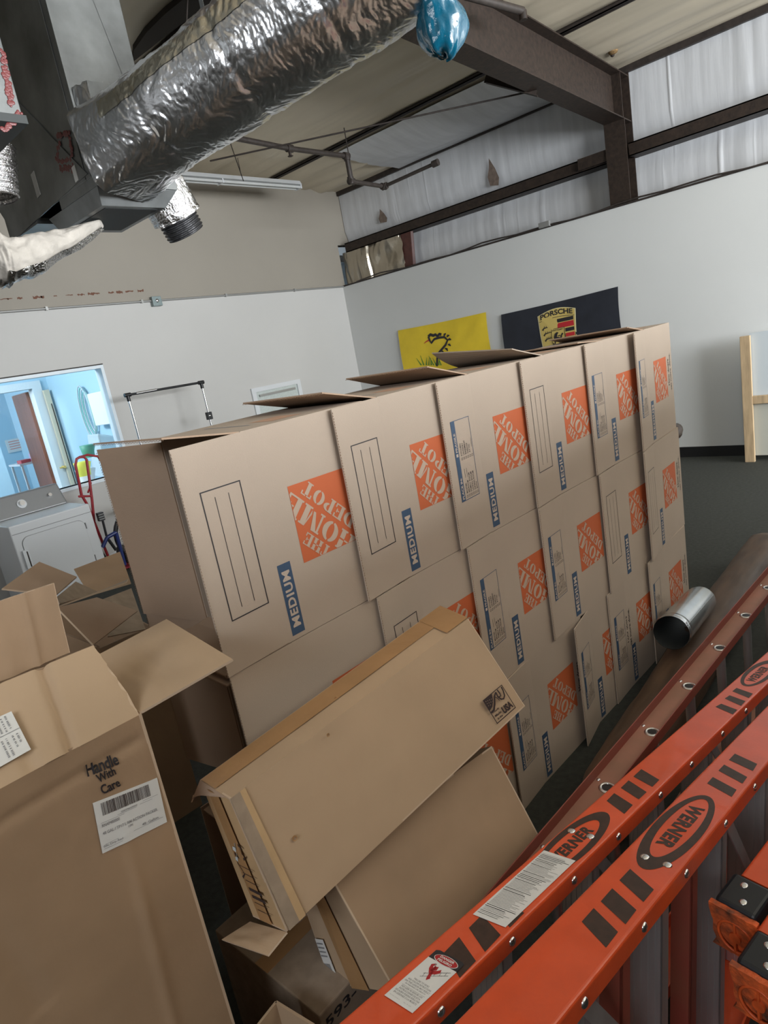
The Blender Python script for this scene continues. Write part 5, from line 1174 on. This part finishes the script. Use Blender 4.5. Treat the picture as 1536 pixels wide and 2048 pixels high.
# ================================================================== DUCTWORK
# plenum (sheet metal) hanging from the ceiling
bx, by = 1.681, 3.066; cx_ = 2.05; by2 = 3.46; zb = 2.775; zt5 = 4.3
root = thing('metal_plenum', 'tall grey sheet metal air duct hanging from the ceiling at upper left', 'duct', (bx+.18, by+.2, zb))
b = MB()
def gx(z): return bx+.0*(z-zb)
pC = at(275, 150, 'Y', by); cx_ = pC.x
b.box((bx, by, zb), (cx_, by2+.30, zt5+.15), galv)
for z in (zb+.02,): b.box((bx-.004, by-.004, z-.02), (cx_+.004, by2+.304, z), galv)
p1 = b.build('body', bevel=.003)
b = MB(); b.box((bx-.004, by+.055, zb), (bx-.001, by+.062, zt5), galv); b.box((bx-.004, by-.004, zb), (bx+.006, by+.006, zt5), galv); b.add([(bx+.08, by-.002, zt5), (bx+.09, by-.002, zt5), (cx_-.04, by-.002, zb+.3), (cx_-.05, by-.002, zb+.3)], [(0, 1, 2, 3)], galv); p2 = b.build('seam')
# side taper toward the far left bottom
q = [at(184, 350, 'X', bx), at(118, 406, 'X', bx), at(40, 440, 'X', bx-.0), at(27, 372, 'X', bx), at(75, 270, 'X', bx)]
b = MB(); b.sheet([(bx-.006, by+.03, zb+.02), (bx-.006, by2+.6, zb-.03), (bx-.006, by2+.72, zb+.14), (bx-.006, by2+.25, zb+.62)], .006, galv, n=Vector((-1, 0, 0)))
b.box((bx, by2+.30, zb-.03), (bx+.34, by2+.7, zb+.16), galv); p3 = b.build('side_transition')
# lower outlet box protruding to the right, under the foil duct
zl_ = zb-.10
b = MB(); b.box((bx-.002, by-.03, zb-.045), (bx+.42, by+.38, zb+.01), galv)
b.hexa([(bx+.02, by+.02, zl_-.02), (bx+.36, by+.02, zl_-.02), (bx+.36, by+.5, zl_-.02), (bx+.02, by+.5, zl_-.02), (bx, by-.02, zb-.045), (bx+.42, by-.02, zb-.045), (bx+.42, by+.55, zb-.045), (bx, by+.55, zb-.045)], galv)
b.box((bx+.05, by+.05, zl_-.022), (bx+.33, by+.45, zl_-.019), galv_dark)
for k in range(9): b.dome((bx+.07+.035*k, by-.03, zb-.012 if k % 2 else zb-.03), (0, -1, 0), .004, .002, chrome, 8)
p4 = b.build('outlet_box', bevel=.002)
b = MB()
def patch(x0, y0, z0, x1, y1, z1, m): b.box((min(x0, x1), min(y0, y1), min(z0, z1)), (max(x0, x1), max(y0, y1), max(z0, z1)), m)
random.seed(21)
for k in range(150):
    t = random.random()*4; e = t % 1
    cx0, cy0 = [(114+22*e, 272-6*e), (136+8*e, 266+44*e), (142-26*e, 318+6*e), (112+8*e, 320-44*e)][int(t)] if k < 105 else (120+32*random.random(), 330+12*random.random())
    p = at(cx0+random.uniform(-2.5, 2.5), cy0+random.uniform(-2.5, 2.5), 'X', bx-.006); b.dome((bx-.005, p.y, p.z), (-1, 0, 0), random.uniform(.005, .013), .002, mastic, 7)
p5 = b.build('mastic_smear')
b = MB()
for (x_, y_, w_, h_) in ((68, 372, .045, .12), (147, 350, .035, .07)):
    p = at(x_, y_, 'X', bx-.008); b.hexa([(bx-.009, p.y-w_, p.z-h_*.45), (bx-.009, p.y, p.z-h_*.5), (bx-.006, p.y, p.z-h_*.5), (bx-.006, p.y-w_, p.z-h_*.45), (bx-.009, p.y-w_, p.z+h_*.5), (bx-.009, p.y, p.z+h_*.45), (bx-.006, p.y, p.z+h_*.45), (bx-.006, p.y-w_, p.z+h_*.5)], paper)
p6 = b.build('paper_sticker'); settle(root, [p1, p2, p3, p4, p5, p6])
# second duct, further left
root = thing('metal_duct', 'grey metal duct with red sealant seams cut by the left photo edge', 'duct', (1.0, 2.6, 3.1))
T = lambda x, y, t: dp(x, y, t)
k0 = at(45, 232, 'Y', 2.75); k1 = at(5, 287, 'X', k0.x)
b = MB(); b.box((k0.x-.55, 2.75, k0.z-.0), (k0.x, 3.35, 4.4), galv); p1 = b.build('body', bevel=.003)
b = MB(); b.box((k0.x-.56, 2.74, k0.z-.03), (k0.x+.01, 3.36, k0.z), galv_dark)  # dark plate gives the duct its shaded underside
p2 = b.build('flange')
b = MB()
for k in range(120):
    t = random.random(); cx0, cy0 = (4+18*t, 100+110*t) if k < 70 else (6+34*t, 262-36*t)
    p = at(cx0+random.uniform(-5, 5), cy0+random.uniform(-6, 6), 'Y', 2.75); b.dome((p.x, 2.748, p.z), (0, -1, 0), random.uniform(.004, .010), .0015, mastic, 7)
p3 = b.build('mastic_smear'); settle(root, [p1, p2, p3])
# big foil wrapped duct
Ca = dp(238, 305, 3.05); Cb = dp(862, -150, 2.33); dd = (Cb-Ca).normalized(); Lf = (Cb-Ca).length; RF = .242
e1v = dd.cross(Vector((0, 0, 1))).normalized(); e2v = e1v.cross(dd)
root = thing('foil_duct', 'large crinkled silver foil duct crossing the upper part of the room', 'duct', tuple((Ca+Cb)/2))
def foilfn(u, v):
    s = -.05 + (Lf+.1)*u; a = 2*math.pi*v; c, sn = math.cos(a), math.sin(a)
    # round duct blending to a square collar at the plenum end
    k = max(0, 1-u/.16); sq = 1/max(abs(c), abs(sn)); rr = RF*(1-.03*u)*((1-k)+k*min(sq, 1.25)*.93)
    q = s*1.0+.10*nz(c*2, sn*2, s*2)
    w_ = .010*nz(s*4, c*1.8, sn*1.8) + .007*abs(nz(q*18, c*2.2, sn*2.2)) + .0035*abs(nz(q*46, c*5, sn*5)) + .0018*nz(q*95, c*14, sn*14)
    seam = .012*math.exp(-((v-.375-.01*nz(s*4, 0, 0))/.012)**2)
    for sb in (.33, .78, 1.2): w_ -= .006*math.exp(-((s-sb-.05*nz(v*4, sb, 1))/.02)**2)
    return Ca + dd*s + (e1v*c + e2v*sn)*(rr*(.84+.18*u)+w_+seam)
b = MB(); vs, fs = grid(420, 260, foilfn); b.add(vs, fs, foil, True); p1 = b.build('foil_jacket')
def tapefn(u, v):
    vv = .035+.055*v+.012*nz(u*5, 1, 1); p = Vector(foilfn(.10+.9*u, vv)); s = -.05+(Lf+.1)*(.10+.9*u); ax = Ca+dd*s; return ax+(p-ax)*1.012
b = MB(); vs, fs = grid(200, 14, tapefn); b.add(vs, fs, mat('foil_tape_yellowed', (.75, .70, .58), .28, metal=1.0, bump=.4, bscale=40), True); p2 = b.build('foil_tape')
b = MB()
for u in (.02, .985): 
    n = 40; b.add([foilfn(u, i/n) for i in range(n)], [tuple(range(n))], galv_dark)
p3 = b.build('end_cover')
b = MB(); hp_ = at(430, 15, 'Y', (Ca+dd*.62).y); hp_ = Ca+dd*.62+Vector((0, 0, RF)); b.bar(hp_+Vector((0, 0, -.02)), hp_+Vector((0, 0, .98)), .025, .002, galv, up=(1, 0, 0)); p4 = b.build('hanger_strap')
settle(root, [p1, p2, p3, p4])
# blue film tied on its near end
bc = dp(882, 46, 2.42)
def blue(u, v):
    a = 2*math.pi*u; ph = math.pi*v; r_ = .100*(1+.26*nz(math.cos(a)*1.5, math.sin(a)*1.5, v*3)+.12*nz(math.cos(a)*5, math.sin(a)*5, v*7))
    return bc + Vector((r_*math.sin(ph)*math.cos(a), r_*.8*math.sin(ph)*math.sin(a), r_*1.1*math.cos(ph)))
b = MB(); vs, fs = grid(48, 32, blue); b.add(vs, fs, blue_plastic, True); tag(b.build('blue_plastic_film'), 'crumpled blue plastic film covering the end of the foil duct', 'plastic film')
def collar(u, v):           # foil wrapped rectangular collar between plenum and round duct
    a = 2*math.pi*v; c, sn = math.cos(a), math.sin(a); m_ = max(abs(c), abs(sn)); y = by-.005-.10*u
    return Vector((1.862+.165*c/m_+.02*u, y, 2.955+.185*sn/m_+.0*u)) + Vector((c, 0, sn))*(.008*nz(c*4, y*20, sn*4)+.006*nz(c*14, y*40, sn*14)+.006)
b = MB(); vs, fs = grid(40, 160, collar); b.add(vs, fs, foil, True); n = 80; b.add([collar(1, i/n) for i in range(n)], [tuple(range(n))], galv)
p1 = b.build('collar'); settle(root, [p1])
# flexible foil duct below
fa, fb, fc = dp(318, 372, 3.40), dp(345, 415, 3.46), dp(360, 446, 3.52)
dv = (fc-fa).normalized(); ea = dv.orthogonal().normalized(); eb = dv.cross(ea); R5 = .118; L5 = (fc-fa).length
root = thing('flex_duct', 'short flexible foil duct hanging open under the large foil duct', 'duct', tuple(fb))
def flexfn(u, v):
    s = -.12+(L5+.09)*u; a = 2*math.pi*v; w_ = .008*nz(s*14, math.cos(a)*5, math.sin(a)*5)+.006*abs(nz(s*40, math.cos(a)*9, math.sin(a)*9))
    if u > .93: w_ += .02*nz(math.cos(a)*3, math.sin(a)*3, 1)
    return fa+dv*s+(ea*math.cos(a)+eb*math.sin(a))*(R5*1.12+w_)
b = MB(); vs, fs = grid(70, 90, flexfn); b.add(vs, fs, foil_fine, True); p1 = b.build('foil_sleeve')
def corefn(u, v):
    s = L5*.55+(L5*.45+.06)*u; a = 2*math.pi*v; return fa+dv*s+(ea*math.cos(a)+eb*math.sin(a))*(R5*.88+.005*math.sin(u*2*math.pi*8))
b = MB(); vs, fs = grid(80, 40, corefn); b.add(vs, fs, mat('flex_core', (.10, .10, .105), .3, metal=.7, bump=.6, bscale=50), True); p2 = b.build('ribbed_core'); settle(root, [p1, p2])
# insulation batt hanging under the plenum
def batt(u, v):
    t = u*2-1; p = [at(-25, 510, 'Y', 3.3), at(12, 522, 'Y', 3.25), at(72, 506, 'Y', 3.25), at(140, 480, 'Y', 3.28), at(203, 448, 'Y', 3.32)]
    i = min(int(u*4), 3); f = u*4-i; c = Vector(p[i]).lerp(Vector(p[i+1]), f)
    a = 2*math.pi*v; r_ = (.105*(1-u)**.8+.018)*(1+.25*nz(u*5, math.cos(a)*1.3, math.sin(a)*1.3)+.12*nz(u*16, math.cos(a)*4, math.sin(a)*4))
    return c+Vector((.02*math.cos(a), r_*1.3*math.cos(a), r_*math.sin(a)))
b = MB(); vs, fs = grid(90, 40, batt); b.add(vs, [tuple(reversed(f)) for f in fs], fiber, True); b.add([batt(0, i/40) for i in range(40)], [tuple(range(40))], fiber); b.add([batt(1, i/40) for i in range(40)], [tuple(range(40))], fiber)
o = tag(b.build('insulation_batt'), 'fluffy off-white insulation batt sagging under the grey plenum', 'insulation')
def battf(u, v):
    p = Vector(batt(.12+.88*u, .60+.25*v)); return p+Vector((0, -.006, -.008))
b = MB(); vs, fs = grid(70, 10, battf); b.add(vs, fs, foil_fine, True); p1 = b.build('foil_backing'); settle(o, [p1])
b = MB(); p = dp(186, 462, 3.45); b.dome(p, (-.5, -.6, -.4), .022, .02, blue_plastic, 10); tag(b.build('blue_plastic_scrap'), 'tiny blue plastic scrap at the tip of the insulation batt', 'plastic film')
# silver flex at the left edge
def fx2(u, v):
    c = at(0, 300, 'Y', 3.3).lerp(at(8, 400, 'Y', 3.3), u); a = 2*math.pi*v
    return Vector(c)+Vector((-.05+.11*math.cos(a), .11*math.sin(a), 0))*(1+.06*math.sin(u*60)+.1*nz(u*9, math.cos(a)*4, math.sin(a)*4))
b = MB(); vs, fs = grid(90, 40, fx2); b.add(vs, fs, foil_fine, True); tag(b.build('flex_duct'), 'silver flexible duct at the left edge between two grey metal ducts', 'duct')
